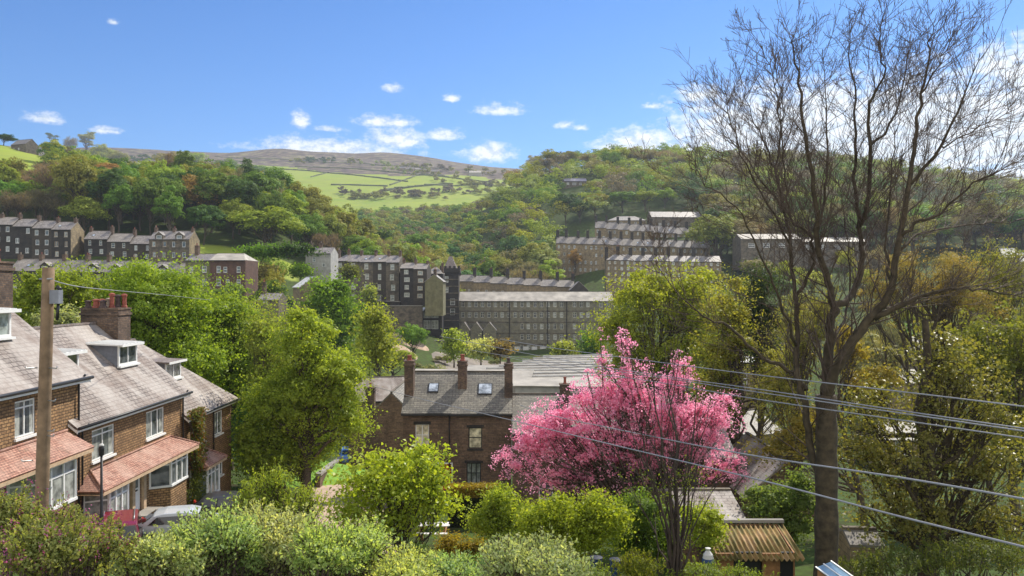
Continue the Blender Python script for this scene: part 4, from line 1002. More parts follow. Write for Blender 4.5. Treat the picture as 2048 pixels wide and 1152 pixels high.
# ---------------------------------------------------------------- rows behind the mill
T=terrace
T(7,(914,596),318,R(-4),6.6,8,ZZ(563,318)-ZZ(596,318),2.6,M['stonewarm'],M['slatefar'],'tan stone terraced house behind the mill roof','terraced houses behind the mill roof',1,2,step=.35,ww=1.0,wh=1.7,z0=-12,chh=2.8,chw=1.2,chm=M['stonedark'])
D=305; r=house('stone_building','small black gabled building at the right end behind the mill roof','building',(W2(1176,D),D,ZZ(600,D)),R(90),9,W2(1176,D)-W2(1140,D),ZZ(580,D)-ZZ(600,D),ZZ(563,D)-ZZ(600,D),M['stonedark'],M['slatefar'],z0=-6)
T(14,(1112,560),382,R(-9),5.1,9,ZZ(486,382)-ZZ(560,382),3.4,M['stonewarm'],M['slatefar'],'five storey house in the long right hillside row','five storey houses in the lower hillside row',5,2,step=.22,ww=.9,wh=1.5,z0=-10,chh=2.9,chw=1.35,chm=M['stonedark'],winrows=None,sill=False)
T(10,(1190,482),425,R(-7),6.0,9,ZZ(456,425)-ZZ(482,425),3.8,M['stonewarm'],M['slatefar'],'stone house in the upper right hillside row','houses in the upper hillside row',2,2,step=.5,ww=1.0,wh=1.6,z0=-12,chh=2.9,chw=1.35,chm=M['stonedark'],sill=False)
T(9,(1212,566),330,R(-3),5.2,9,ZZ(520,330)-ZZ(566,330),2.5,M['stonewarm'],M['slatefar'],'four storey house in the nearest right hillside row','houses in the nearest hillside row on the right',4,2,step=.1,ww=1.0,wh=1.7,z0=-10,chh=2.9,chw=1.35,chm=M['stonedark'],hipL=4.2,glass=M['glasscurtain'],sill=False)
D=450; r=house('stone_hall','hip roofed stone hall above the upper row on the right hillside','hall',(W2(1215,D),D,ZZ(458,D)),R(-4),W2(1292,D)-W2(1215,D),14,ZZ(441,D)-ZZ(458,D),ZZ(431,D)-ZZ(458,D),M['stonewarm'],M['slatefar'],((3,2,1.2,1.8),(7,2,1.2,1.8),(11,2,1.2,1.8),(15,2,1.2,1.8)),hip0=6,hip1=6,z0=-12)
D=440; r=house('stone_warehouse','dark long roofed warehouse above the hillside rows on the right','warehouse',(W2(1303,D),D,ZZ(465,D)),R(3),W2(1405,D)-W2(1303,D),12,ZZ(434,D)-ZZ(465,D),ZZ(421,D)-ZZ(465,D),M['stonegrey'],M['slatefar'],((4,4,1.4,1.2),(9,4,1.4,1.2),(14,4,1.4,1.2)),z0=-12,ridge_y=7)
r_=lambda px,py,d: hit(px,py,d,2500)
h=r_(1150,374,450); D=h[1]; r=house('hill_cottage','lone cottage with violet grey roof among the trees high on the right hill','cottage',(W2(1128,D),D,h[2]+.0),R(4),W2(1174,D)-W2(1128,D),8,4.2,6.6,M['stonegrey'],simple('violet_slate',(.30,.28,.36),.4,var=.2),((2,1.6,1.6,1.6),(6,1.6,2.6,1.6),(11,1.6,1.6,1.6)),z0=-6,chims=((1,4,.8,.8,4,8,1),))
# ---------------------------------------------------------------- left bank
T(4,(-14,508),246,R(4),5.75,9,ZZ(452,250)-ZZ(510,250),2.6,M['stonedark'],M['slatefar'],'black three storey house in the uppermost left row','three storey houses in the uppermost left row',3,2,step=.5,ww=1.05,wh=1.55,z0=-9,chh=1.0,hipR=0,potn=2,gable=M['stonewarm'])  # lighter stone on the end gable stands in for sunlight falling on it
T(3,(168,512),252,R(6),6.9,9,ZZ(478,252)-ZZ(512,252),2.8,M['stonedark'],M['slatefar'],'black two storey house right of the three storey row','two storey houses of the middle left row',2,2,step=.75,ww=1.05,wh=1.5,z0=-9,chh=1.0,potn=2)
T(2,(298,520),250,R(2),6.2,9,ZZ(478,250)-ZZ(520,250),2.8,M['stonegrey'],M['slatefar'],'dark stone house with gabled dormer facing the lower row','dormered houses at the end of the middle left row',2,2,step=.1,ww=1.05,wh=1.6,z0=-9,chh=1.0,dorm=(0,1),potn=2,gable=M['stonewarm'])  # end gable again in lighter stone, its sunlit look put into the colour
T(9,(18,585),205,R(3),5.9,9,ZZ(541,205)-ZZ(585,205),3.1,M['stonedark'],M['slatefar'],'dark house in the lower left row behind green trees','houses of the lower left row',2,2,step=.12,ww=1.0,wh=1.5,z0=-7,chh=1.1,dorm=(1,3,4,6,8),potn=2)
D=200; zb=ZZ(590,D)
house('stone_house','olive grey house with flat white dormer left of the reddish block','house',(W2(371,D),D,zb),0,W2(421,D)-W2(371,D),9,ZZ(521,D)-zb,ZZ(507,D)-zb,M['stoneolive'],M['slatefar'],((.9,5.6,1.0,1.4),(4.1,5.6,1.1,1.6),(.9,2.4,1.0,1.4),(4.1,2.3,1.1,1.7)),((1.4,4,.9,1.2,9,12.4,2),),z0=-8)
m=MB()
house('stone_house','reddish stone block with pale hipped roof right of the olive grey house','house',(W2(421.5,D),D-.4,zb),0,W2(492,D)-W2(421.5,D),10,ZZ(520,D)-zb,ZZ(506,D)-zb,M['stonered'],M['greyroof'],((1.6,5.6,1.0,1.6),(3.3,5.6,.9,1.4),(6.6,5.6,.9,1.5),(1.6,2.3,1.0,1.7),(3.9,2.3,.9,1.6),(6.6,2.3,.9,1.6)),z0=-8,hip1=2.0,over=.5)
D=228; zb=ZZ(545,D)
house('rendered_house','pale rendered house with two chimneys standing alone above the gardens','house',(W2(611,D),D,zb),R(-3),W2(662,D)-W2(611,D),8,ZZ(507,D)-zb,ZZ(494,D)-zb,M['render'],M['slatefar'],((4.8,1.6,.8,1.0),(2.0,3.0,.9,1.4)),((.4,4,.9,1.2,5,8.6,2),(3.2,4.3,.8,1.0,5,8.4,2)),z0=-8)
T(5,(668,604),255,R(-2),4.15,10,ZZ(522,255)-ZZ(604,255),2.3,M['stonegrey'],M['slatefar'],'narrow house of the dark four storey block','houses of the four storey dark stone block',4,1,step=.12,ww=1.25,wh=1.9,z0=-2,chh=1.3,hipL=3.2,glass=M['glasscurtain'],miss=.02,potn=3)
T(2,(800,598),250,R(-3),4.2,9,ZZ(537,250)-ZZ(598,250),1.8,M['stonedark'],M['slatefar'],'black house between four storey block and tower','black stone houses left of the tower',4,1,step=.3,ww=1.7,wh=1.7,z0=-2,chh=1.0,glass=M['glasscurtain'],style='two',miss=0)
T(1,(852,575),262,0,5.5,8,ZZ(547,262)-ZZ(575,262),2.2,M['stonedark'],M['slatefar'],'small hipped black stone house just left of the tower','hipped house left of the tower',1,1,z0=-8,chh=1.2,hipL=2.5,hipR=2.5)
D=176; zb=ZZ(612,D)
house('white_roofed_house','small tan gabled house with bright white roof above the green trees','house',(W2(566,D),D+8,zb),R(-64),8,6.4,ZZ(574,D)-zb,ZZ(553,D)-zb,M['stonewarm'],M['whitesheet'],z0=-8,gutter=False)
D=160; zb=ZZ(625,D)
house('stone_cottage','low stone cottage with a single stack glimpsed over the tree tops','cottage',(W2(515,D),D,zb),0,4.2,6,ZZ(600,D)-zb,ZZ(587,D)-zb,M['stonegrey'],M['slatefar'],((1,2,.9,1),),((.4,3,.8,.8,3,6,1),),z0=-8)
# farmhouse on the left skyline
h=hit(52,291,330,700); D=h[1]
house('farmhouse','old stone farmhouse on the skyline at the top left','farmhouse',(W2(22,D),D,h[2]),R(-20),W2(62,D)-W2(22,D),9,4.6,8.2,M['stonegrey'],M['slatefar'],((2,1,1.2,1.3),(6,1,1.2,1.3)),z0=-5)
house('stone_barn','smaller stone barn beside the skyline farmhouse','barn',(W2(60,D+4),D+2,h[2]-.5),R(20),4.5,7,3.6,6.2,M['stonegrey'],M['slatefar'],z0=-5)
h=hit(950,352,1000,1900)
if h:
    D=h[1]; house('field_barn','round topped white barn far off on the green fields','barn',(W2(938,D),D,h[2]),0,W2(962,D)-W2(938,D),18,6.0,10.5,M['concrete'],M['greyroof'],z0=-6,gutter=False)
# scattered hill farms on the far fields
for i,(px,py,w,txt) in enumerate(((795,342,16,'leftmost'),(812,343,14,'second'),(830,344,16,'middle'),(846,346,12,'fourth'),(862,348,14,'rightmost'))):
    h=hit(px,py,1000,1990)
    if h: house('hill_farm',f'tiny farm building, {txt} of the cluster strung along the far fields','farm',(h[0],h[1],h[2]),R(random.uniform(-20,20)),w,9,4.5,8,M['stonewarm'],M['slatefar'],z0=-6,gutter=False,group='farm cluster on the far fields')
# right bank
D=330
house('works_building','long low works with gleaming white roof behind the big bare tree','works',(W2(1482,D),D,ZZ(500,D)),R(-3),W2(1600,D)-W2(1482,D),16,ZZ(478,D)-ZZ(500,D),ZZ(466,D)-ZZ(500,D),M['stonegrey'],M['greyroof'],((3,1,2.6,1.8),(9,1,2.6,1.8),(15,1,2.6,1.8)),z0=-8,gutter=False)
house('works_building','second long works roof right of the gleaming white one','works',(W2(1605,D),D+6,ZZ(502,D)),R(-3),W2(1745,D)-W2(1605,D),16,ZZ(480,D)-ZZ(500,D),ZZ(469,D)-ZZ(500,D),M['stonegrey'],M['slatefar'],((3,1,2.6,1.8),(9,1,2.6,1.8),(15,1,2.6,1.8)),z0=-8,gutter=False)
spots=[(1838,428,24),(1866,432,22),(1892,436,24),(1918,436,28),(1948,440,28),(1976,438,26),(2006,442,30),(2034,446,30),(1852,452,26),(1886,456,26),(1922,462,30),(1962,464,30),(2000,468,32),(2034,472,30)]
for i,(px,py,w) in enumerate(spots):
    h=hit(px,py+8,300,900)
    if not h: continue
    D=h[1]; house('hillside_house',f'pale roofed house in the {"upper" if i<8 else "lower"} band at the right edge, {ordn(i if i<8 else i-8,8 if i<8 else 6)}','house',(W2(px,D),D,h[2]),R(random.uniform(-14,14)),(w-3)/F*D,8,5.2,7.8,random.choice([M['stonegrey'],M['stonewarm']]),random.choice([M['slatefar'],M['greyroof']]),((1.5,2.6,1.1,1.3),(4.6,2.6,1.1,1.3)),((.6,4,.8,1,6,9,2),),z0=-5,group='houses at the right edge of the hill',gutter=False)
for i,(px,py) in enumerate(((2008,520),(2036,528))):
    D=260; house('hillside_house',['white roofed house at the right edge nearer than the hillside bands','second white roofed house cut by the right edge'][i],'house',(W2(px,D),D+i*3,ZZ(py+12,D)),R(-12),4.6,8,ZZ(py-6,D)-ZZ(py+12,D),ZZ(py-24,D)-ZZ(py+12,D),M['stonegrey'],M['whitesheet'],((1,1,1,1.2),),z0=-5,gutter=False)
# right middle distance seen through the trees
D=100; house('stone_house','pale flat roofed building seen through the branches left of the big trunk','house',(W2(1462,D),D,ZZ(800,D)),R(5),W2(1530,D)-W2(1462,D),9,ZZ(726,D)-ZZ(800,D),ZZ(720,D)-ZZ(800,D),M['stonewarm'],M['whitesheet'],((1.2,2.0,.9,1.2),),z0=-4,gutter=False)
D=88; house('stone_house','house with a sandy roof glimpsed right of the pink blossom','house',(W2(1490,D),D,ZZ(905,D)),R(30),6,8,ZZ(873,D)-ZZ(905,D),ZZ(838,D)-ZZ(905,D),M['stonewarm'],M['slategreen'],((1.2,.2,.9,1.1),),z0=-4,gutter=False)
D=52; house('brick_house','brick house with small upper window behind the right side of the blossom','house',(W2(1362,D),D,-16),R(0),3.6,7,ZZ(915,D)+16,ZZ(870,D)+16,M['brickdark'],M['slatepale'],((.5,ZZ(975,D)+16,.75,1.0),),z0=-3,gutter=True)
D=50; house('brick_house','dark gabled house with pale slate slope right of the pink tree','house',(W2(1478,D)+5.4,D-1,-15.5),R(90),9,5.2,ZZ(985,D)+15.5,ZZ(915,D)+15.5,M['brickdark'],M['slatepale'],z0=-3,gutter=False)
for i,(px,py,D,w) in enumerate(((1780,765,120,9),(1905,775,130,9),(1770,880,80,7),(1745,700,150,10))):
    house('town_house',f'house roof glimpsed through the right hand trees, {["behind the second trunk","near the right edge","low between the two trunks","high behind the fork"][i]}','house',(W2(px,D),D,ZZ(py+50,D)),R(random.uniform(-20,20)),w,9,ZZ(py,D)-ZZ(py+50,D),ZZ(py-22,D)-ZZ(py+50,D),M['stonewarm'],M['slategreen'],((1,1,1,1.4),(4,1,1,1.4)),z0=-4,gutter=False)
# field walls and hedges on the far fields
def fieldline(label,pts,h,w,mat,cat,name):
    W_=[hit(px,py,830,1990) for px,py in pts]
    if any(p is None for p in W_): return
    mb=MB(); prev=None; P_=[]
    for a,b in zip(W_[:-1],W_[1:]):
        a=Vector(a[:2]);b=Vector(b[:2]);k=max(2,int((b-a).length/12))
        for i in range(k): P_.append(a+(b-a)*i/k)
    P_.append(Vector(W_[-1][:2])); o=P_[0]
    for i in range(len(P_)-1):
        a,b=P_[i],P_[i+1]; d=(b-a).normalized(); q=Vector((-d.y,d.x))*w/2; hh=[h*random.uniform(.7,1.3) for _ in range(2)]
        vs=[]
        for p in (a-q,a+q,b+q,b-q): vs.append((p.x-o.x,p.y-o.y,gz(p.x,p.y)-1))
        for p,k in ((a-q,0),(a+q,0),(b+q,1),(b-q,1)): vs.append((p.x-o.x,p.y-o.y,gz(p.x,p.y)+hh[k]))
        mb.add(vs,[(4,5,6,7),(0,1,5,4),(1,2,6,5),(2,3,7,6),(3,0,4,7)])
    ob=mb.build(name,mat); ob.location=(o.x,o.y,0); tag(ob,label,cat,'hedges and walls dividing the far fields')
hedge=simple('far_hedge',(.10,.115,.05),.95,var=.4,nscale=.1)
HL=[('dark hedge running right and down from the upper left of the far fields',[(562,339),(600,341),(640,345),(700,350),(760,357),(815,364)],3.4),
 ('hedge along the upper edge of the far fields',[(590,334),(650,336),(712,339),(790,345),(860,352),(930,360),(985,366)],3.0),
 ('short hedge slanting down from the left hedge junction',[(655,346),(640,350),(622,355)],2.5),
 ('hedge crossing the middle of the far fields left part',[(662,371),(700,371),(740,372),(775,374)],3.2),
 ('slanting hedge climbing to the right in the middle of the fields',[(780,371),(800,364),(820,357),(840,349)],3.0),
 ('long overgrown hedge across the lower fields',[(720,394),(750,388),(790,379),(830,374),(868,371),(905,369)],5.0),
 ('lower edge hedge at the right of the fields',[(868,371),(905,372),(940,370),(985,369)],3.0),
 ('thin wall dividing the top right fields',[(842,348),(880,351),(905,356)],2.2),
 ('thin hedge high on the left fields',[(262,322),(340,320),(420,322),(505,324)],3.0),
 ('thin wall on the moor edge',[(430,313),(520,318),(600,322),(660,326)],2.0),
 ('thin dry wall under the moor',[(660,326),(740,329),(830,333),(900,341)],2.0)]
for l,p,h in HL: fieldline(l,p,h*.55,2.4 if h<4 else 5,hedge,'hedge','field_hedge')
# ================================================================== trees
CLR=dict(bright=(.31,.40,.055),yellow=(.38,.41,.045),green=(.16,.275,.045),dark=(.078,.155,.038),olive=(.29,.30,.06),bare=(.22,.19,.16),orange=(.40,.27,.10),pale=(.34,.42,.15),bluegreen=(.11,.225,.075),tan=(.30,.28,.14))
CN=dict(bright='bright green',yellow='yellow green',green='mid green',dark='dark green',olive='olive',bare='leafless brown',orange='orange brown',pale='pale green',bluegreen='cool green',tan='tan budding')
def crown_lobes(rng,H,Rr,zc,zr,n,rl=(.32,.5),top=.0):
    L=[]
    for i in range(n):
        d=sph(1,rng)[0]; q=rng.uniform(.35,.8)
        if d[2]<-.4: d[2]*=-.6
        r=Rr*rng.uniform(*rl)*(1-.2*max(0,d[2]))
        L.append((d[0]*Rr*q,d[1]*Rr*q,zc+d[2]*zr*q,r))
    L.append((0,0,zc,Rr*.5)); return L
PROTO={}
def far_proto(kind,i,rng):
    """build one far tree (trunk + crown) as meshes, reused by copies"""
    if kind=='broad': H=15+rng.uniform(-1,1);Rr=7;lb=crown_lobes(rng,H,Rr,8.8,6.8,30,(.3,.46)); n=8500;s=(.32,.68)
    elif kind=='tall': H=19;Rr=5;lb=crown_lobes(rng,H,Rr,10.2,8.6,28,(.34,.5)); n=8000;s=(.3,.6)
    elif kind=='poplar': H=20;Rr=3;lb=crown_lobes(rng,H,Rr,10.5,9.3,14,(.4,.6)); n=3500;s=(.3,.55)
    elif kind=='loose': H=15;Rr=6.5;lb=crown_lobes(rng,H,Rr,8.6,6.8,22,(.26,.4)); n=6000;s=(.28,.55)
    elif kind=='bush': H=5;Rr=3.4;lb=crown_lobes(rng,H,Rr,2.4,2.4,10,(.35,.5)); n=2500;s=(.2,.42)
    elif kind=='pine': H=15;Rr=5;lb=[(rng.normal()*2,rng.normal()*2,8+rng.random()*6,1.6) for _ in range(9)]; n=2500;s=(.3,.6)
    elif kind=='bare': H=16;Rr=6.3;lb=crown_lobes(rng,H,Rr,9,7,20,(.34,.5)); n=0
    me_c=None
    if kind=='bare':
        segs=limbs((0,0,-1.5),(rng.normal()*.4,rng.normal()*.4,10.5),lb,.34,rng,twigs=8,start=.2)
        P_,N_,T_=lobe_leaves(lb,4200,sub=16,subr=.4,rng=rng); ax=N_*np.array([1,1,.4])+np.array([0,0,1.0])+rng.normal(size=N_.shape)*.35
        me_c=leaf_mesh('bare_crown',P_,np.cross(ax,rng.normal(size=ax.shape)),rng.uniform(.8,1.9,len(P_)),M['leaf'],aspect=.075,fold=0,axis=ax,rng=rng)
    else:
        segs=limbs((0,0,-1.5),(rng.normal()*.4,rng.normal()*.4,min(H*.72,lb[-1][2]+1)),lb[:-1],.36 if kind!='bush' else .1,rng,twigs=1 if kind!='loose' else 4)
        P_,N_,T_=lobe_leaves(lb,int(n*1.25),rng=rng,sub=12,jitter=.24,upbias=.45); me_c=leaf_mesh(kind+'_crown',P_,N_,rng.uniform(*s,len(P_)),M['leaffar'],rng=rng,lr=T_,aspect=.75)
    me_t=seg_mesh(kind+'_trunk',segs,M['bark'],5)
    return me_t,me_c,H,Rr
rngp=np.random.default_rng(21)
for k,m_ in (('broad',6),('tall',3),('poplar',1),('loose',3),('bush',2),('pine',1),('bare',3)): PROTO[k]=[far_proto(k,i,rngp) for i in range(m_)]
ROOTS={}
FARTREES=[]
def put_far(kind,X,Y,Z,hscale,wscale,color,rng,label=None,name=None,group=None,var=.22):
    i=int(rng.integers(len(PROTO[kind]))); me_t,me_c,H,Rr=PROTO[kind][i]
    nm={'bush':'shrub','pine':'pine_tree','bare':'leafless_tree','poplar':'poplar_tree'}.get(kind,'broadleaf_tree')
    if (kind,i) not in ROOTS:
        r=thing(nm,None,'shrub' if kind=='bush' else 'tree'); link('trunk',me_t,r); link('crown',me_c,r); ROOTS[(kind,i)]=r
    else: r=copy_tree(ROOTS[(kind,i)])
    r.location=(X,Y,Z); r.rotation_euler=(0,0,rng.uniform(0,6.28)); r.scale=(wscale,wscale,hscale)
    c=np.array(CLR[color] if isinstance(color,str) else color); c=c*rng.uniform(1-var,1+var)*rng.uniform(.9,1.1,3)
    for ch in r.children:
        if ch.name.startswith('crown'): ch.color=(*np.clip(c,0,1),1)
    for k in ('label','group'):
        if k in r: del r[k]
    if label: r['label']=label
    if group: r['group']=group
    px=1024+F*X/Y; py=576-F*(Z+H*hscale*.6)/Y
    if not label: FARTREES.append((r,px,py,color,kind))
    return r
rf=np.random.default_rng(77)
def feature(px,pyb,wpx,hpx,color,kind,d0,label=None,lab2=None):
    h=hit(px,pyb,d0,1900); D=h[1]; H,Rr=PROTO[kind][0][2:]
    return put_far(kind,h[0],D,h[2],hpx/F*D/H,wpx/F*D/(2*Rr),color,rf,label,var=.08)
FT=[(530,508,150,100,'bright','broad',270,'wide domed bright green tree on the lawn above the gardens'),
 (668,512,66,88,'bluegreen','tall',270,'cool green oval tree above the four storey block'),
 (408,492,84,86,'dark','broad',285,'round dark green tree behind the dormered dark houses'),
 (392,455,112,104,'orange','broad',300,'large orange brown tree standing among dark green ones on the left'),
 (110,440,96,130,'bare','bare',300,'big leafless brownish tree above the three storey row'),
 (160,470,110,150,'olive','broad',290,'large olive tree above the gap between the two uppermost left rows'),
 (218,480,80,140,'dark','tall',290,'dark tree above the roof of the middle left row'),
 (300,490,84,120,'green','broad',290,'full green tree above the middle left row'),
 (475,470,100,120,'dark','broad',310,'big dark green tree left of the wide domed tree'),
 (255,452,70,110,'green','broad',320,None),(330,440,90,110,'bright','broad',330,None),
 (505,440,110,100,'green','broad',330,None),(560,430,90,96,'green','broad',340,None),(615,470,80,110,'olive','broad',310,None),(640,500,50,70,'bare','bare',290,None),
 (102,330,50,54,'yellow','broad',340,'yellow green tree on the skyline right of the farmhouse'),
 (172,318,36,66,'pale','poplar',340,'tall pale poplar standing highest on the left skyline'),
 (106,282,32,34,'dark','pine',360,'dark ragged pine on the skyline behind the yellow tree'),
 (142,318,30,50,'bare','bare',350,None),(200,345,56,60,'yellow','broad',350,None),(240,350,44,50,'olive','broad',360,None),(8,272,44,26,'dark','broad',500,'dark tree behind the skyline farmhouse'),
 (390,345,50,46,'yellow','broad',400,None),(345,360,70,60,'olive','broad',380,None),(450,370,70,56,'green','broad',380,None),(520,385,80,62,'green','broad',380,None),(12,420,50,110,'bright','tall',310,None),
 (708,520,34,90,'olive','poplar',290,None),(730,530,40,70,'yellow','tall',300,None),(755,520,40,60,'bright','broad',310,None),
 (835,540,86,74,'green','broad',300,'rounded green tree above the black houses left of the tower'),(905,545,48,60,'bluegreen','tall',300,'cool green tree directly behind the tower spire'),
 (962,545,60,44,'olive','broad',300,None),(872,535,44,54,'orange','loose',300,None),(1030,552,64,86,'bluegreen','broad',340,'dark cool green tree left of the five storey row'),(1075,552,60,80,'bluegreen','tall',350,None),
 (1132,450,60,66,'dark','broad',430,None),(1120,520,50,64,'dark','tall',372,None),
 (1222,352,54,52,'green','broad',460,'full green tree on the right skyline behind the leafless ones'),(1325,392,42,62,'bright','tall',470,None),(1345,398,50,40,'green','broad',470,None),(1200,400,54,44,'pale','broad',460,None),
 (1070,352,44,42,'olive','broad',480,None),(1100,345,60,46,'yellow','loose',480,None),(1135,340,44,40,'olive','broad',500,None),(1240,345,60,48,'yellow','broad',520,None),
 (1300,345,44,50,'bare','bare',520,None),(1330,345,44,50,'bare','bare',520,None),(1270,345,44,50,'bare','bare',530,None),(1360,350,60,48,'bare','bare',520,None),(1178,340,50,36,'bare','bare',540,None)]
FT+=[(1243,428,60,50,'green','broad',440,None),(1290,424,50,48,'bright','broad',440,None),(1190,438,56,54,'olive','broad',440,None),(1160,448,50,50,'dark','broad',430,None),(1330,418,50,44,'bright','broad',470,None),(1385,420,56,50,'dark','broad',470,None),(1430,440,60,60,'olive','broad',440,None),(1430,480,56,60,'green','broad',380,None),(1455,510,60,60,'olive','broad',350,None),
 (1500,455,60,50,'olive','broad',400,None),(1560,450,60,50,'green','broad',400,None),(1150,560,36,60,'orange','loose',365,'yellowish small tree against the left end of the five storey row')]
for f in FT: feature(*f)
# scattered woodland: nearest ones are individual trees, the rest one mass
def zone_color(px,Y,rng):
    if px<90: w=dict(olive=3,bright=2,green=2,bare=1)
    elif px<320: w=dict(olive=4,dark=2,green=3.5,orange=.5,bright=2.5,bare=1.5)
    elif px<640: w=dict(green=4,dark=2,olive=2,bright=3,bare=1,orange=.2)
    elif px<1000: w=dict(olive=3,green=3,bare=3,bright=2,pale=1,bluegreen=1,dark=.8,tan=1)
    elif px<1450: w=dict(green=3,olive=3,bare=2.5,bright=3,dark=.7,pale=1.6,orange=.15,tan=.6,yellow=1.4)
    else: w=dict(olive=3,bare=4,green=2,dark=1.2,bright=1,tan=1)
    k=list(w); p=np.array([w[x] for x in k],float); return k[rng.choice(len(k),p=p/p.sum())]
taken=[(r.location.x,r.location.y,5.5) for r in ROOTS.values()]+[(o.location.x,o.location.y,5.5) for o in COL.objects if o.get('category')=='tree' and o.parent is None]
def ok(X,Y,s):
    return all((X-a)**2+(Y-b)**2>(s*.5+c*.5+0)**2 for a,b,c in taken)
def allowed(px,Y):
    if Y<282 and px<640: return False
    if 340<px<640 and Y<300: return False
    if px<110 and 345<Y: 
        return False
    if 1095<px<1425 and Y<466: return False
    if 1095<px<1425 and 466<Y<480 and px>1205: return False
    if px>=1425 and Y<352: return False
    if px>=1440 and Y>455 and 1820<px: 
        return Y>560
    if 905<px<1095 and Y<335: return False
    if 640<=px<=905 and Y<292: return False
    if 1115<px<1185 and 470<Y<565: return False
    if 640<px<720 and Y>560: return False
    if 700<px<1010 and Y>930: return False
    return True
cand=[]
rz=np.random.default_rng(5)
for t in range(60000):
    px=rz.uniform(-60,2110); Y=rz.uniform(282,935) if rz.random()<.75 else rz.uniform(282,480)
    if not allowed(px,Y): continue
    if px<640 and Y>540: continue
    if px>1010 and Y>700: continue
    X=W2(px,Y); s=(10.5 if Y<480 else 12.5)
    if ok(X,Y,s): taken.append((X,Y,s)); cand.append((Y,px,X))
cand.sort(); 
# visible only if its top shows above nearer ground
INDIV=168
mass=[]
for i,(Y,px,X) in enumerate(cand):
    col=zone_color(px,Y,rz); kind='bare' if col in('bare',) else ('loose' if col in('tan','yellow') and rz.random()<.7 else rz.choice(['broad','broad','broad','tall']))
    hs=rz.uniform(1.0,1.4); ws=rz.uniform(1.0,1.35)
    if px>1010: hs*=1.12; ws*=1.35
    if px<330: hs*=.8
    if 700<px<1010 and Y>500: hs*=.85
    if i<INDIV: put_far(kind,X,Y,gz(X,Y),hs,ws,col,rz)
    else: mass.append((X,Y,gz(X,Y)-(4.5 if Y>560 else 1),hs*6.3,ws*7.2,col))
for (px,py,w,nn_,col) in ((300,320,40,16,'dark'),(285,322,30,8,'dark'),(630,324,40,16,'dark'),(600,325,24,8,'olive'),(700,326,50,9,'olive'),(760,332,60,12,'pale'),(820,336,60,12,'olive'),(880,340,50,12,'bare'),(930,345,40,8,'olive'),(980,350,40,9,'tan'),
   (835,340,12,5,'olive'),(850,345,14,4,'olive'),(868,364,6,2,'tan'),(884,366,5,2,'olive'),(908,362,6,2,'olive'),(935,372,30,10,'olive'),(975,372,40,12,'bare'),(900,385,50,12,'bare'),(800,392,60,18,'bare'),(750,398,40,14,'olive'),(860,395,60,14,'tan'),(700,392,24,8,'bare'),(950,388,60,14,'olive'),(1010,375,40,14,'olive'),(800,345,50,8,'pale'),(720,398,30,8,'olive'),(870,352,60,5,'olive')):
    for _ in range(nn_):
        h=hit0(px+rz.normal()*w*.5,py+rz.normal()*2.2,700,1995)
        if h: mass.append((h[0],h[1],h[2]-3,5*rz.uniform(.7,1.3),5.5*rz.uniform(.7,1.4),col))
rq=np.random.default_rng(12)
def sprinkle(n,p0,p1,y0,y1,kinds,cols,hs,ws,mind):
    got=[]
    for _ in range(n*30):
        if len(got)>=n: break
        Y=rq.uniform(y0,y1); px=rq.uniform(p0,p1); X=W2(px,Y)
        if any((X-a)**2+(Y-b)**2<mind**2 for a,b in got): continue
        got.append((X,Y)); put_far(rq.choice(kinds),X,Y,gz(X,Y),rq.uniform(*hs),rq.uniform(*ws),str(rq.choice(cols)),rq)
sprinkle(52,1430,2110,105,318,['broad','loose','bare','tall','loose'],['olive','tan','bare','yellow','green','olive'],(.55,.95),(.6,1.0),9.5)
sprinkle(12,640,790,120,195,['bush','loose','bush'],['olive','green','bright','tan'],(.45,.8),(.5,.9),6)
sprinkle(12,430,565,182,226,['bush','loose','bare'],['olive','green','tan','dark'],(.45,.8),(.5,.9),5)
sprinkle(9,770,900,150,200,['bush','loose','bush'],['olive','green','bright','tan'],(.5,.8),(.6,1.0),6)
sprinkle(10,860,1200,188,262,['bush'],['olive','green','tan','pale'],(.5,.9),(.5,1),7)
print('candidates',len(cand),'mass',len(mass))
PM,NM,SM,CM=[],[],[],[]
for (X,Y,Z,hh,ww,col) in mass:
    lb=[(a,b,c,d) for a,b,c,d in crown_lobes(rz,14,6.5,8.5,6.3,11,(.28,.44))]
    p,nn,t=lobe_leaves(lb,1100,sub=8,rng=rz,jitter=.24,upbias=.45); q=p*np.array([ww/6.5,ww/6.5,hh/6.3])+np.array([X,Y,Z])
    PM.append(q);NM.append(nn);SM.append(rz.uniform(.55,1.1,len(q)));c=np.array(CLR[col])*rz.uniform(.8,1.2); CM.append(np.repeat(c[None],len(q),0))
PM=np.concatenate(PM);NM=np.concatenate(NM);SM=np.concatenate(SM);CM=np.concatenate(CM)
me=leaf_mesh('woodland',PM,NM,SM,M['leaf'],rng=rz,aspect=.8)
at=me.attributes.new('tc','FLOAT_COLOR','FACE'); at.data.foreach_set('color',np.concatenate([CM,np.ones((len(CM),1))],1).reshape(-1).astype(np.float32))
def massmat():
    m=M['leaffar'].copy(); m.name='woodland_leaf'; n=m.node_tree
    a=n.nodes.new('ShaderNodeAttribute'); a.attribute_name='tc'
    oi=[x for x in n.nodes if x.bl_idname=='ShaderNodeObjectInfo'][0]
    for l in list(n.links):
        if l.from_node==oi: n.links.new(a.outputs['Color'],l.to_socket)
    return m
me.materials.clear(); me.materials.append(massmat()); o=link('woodland',me); tag(o,'mixed spring woodland filling the far hillside slopes','woodland',kind='stuff')
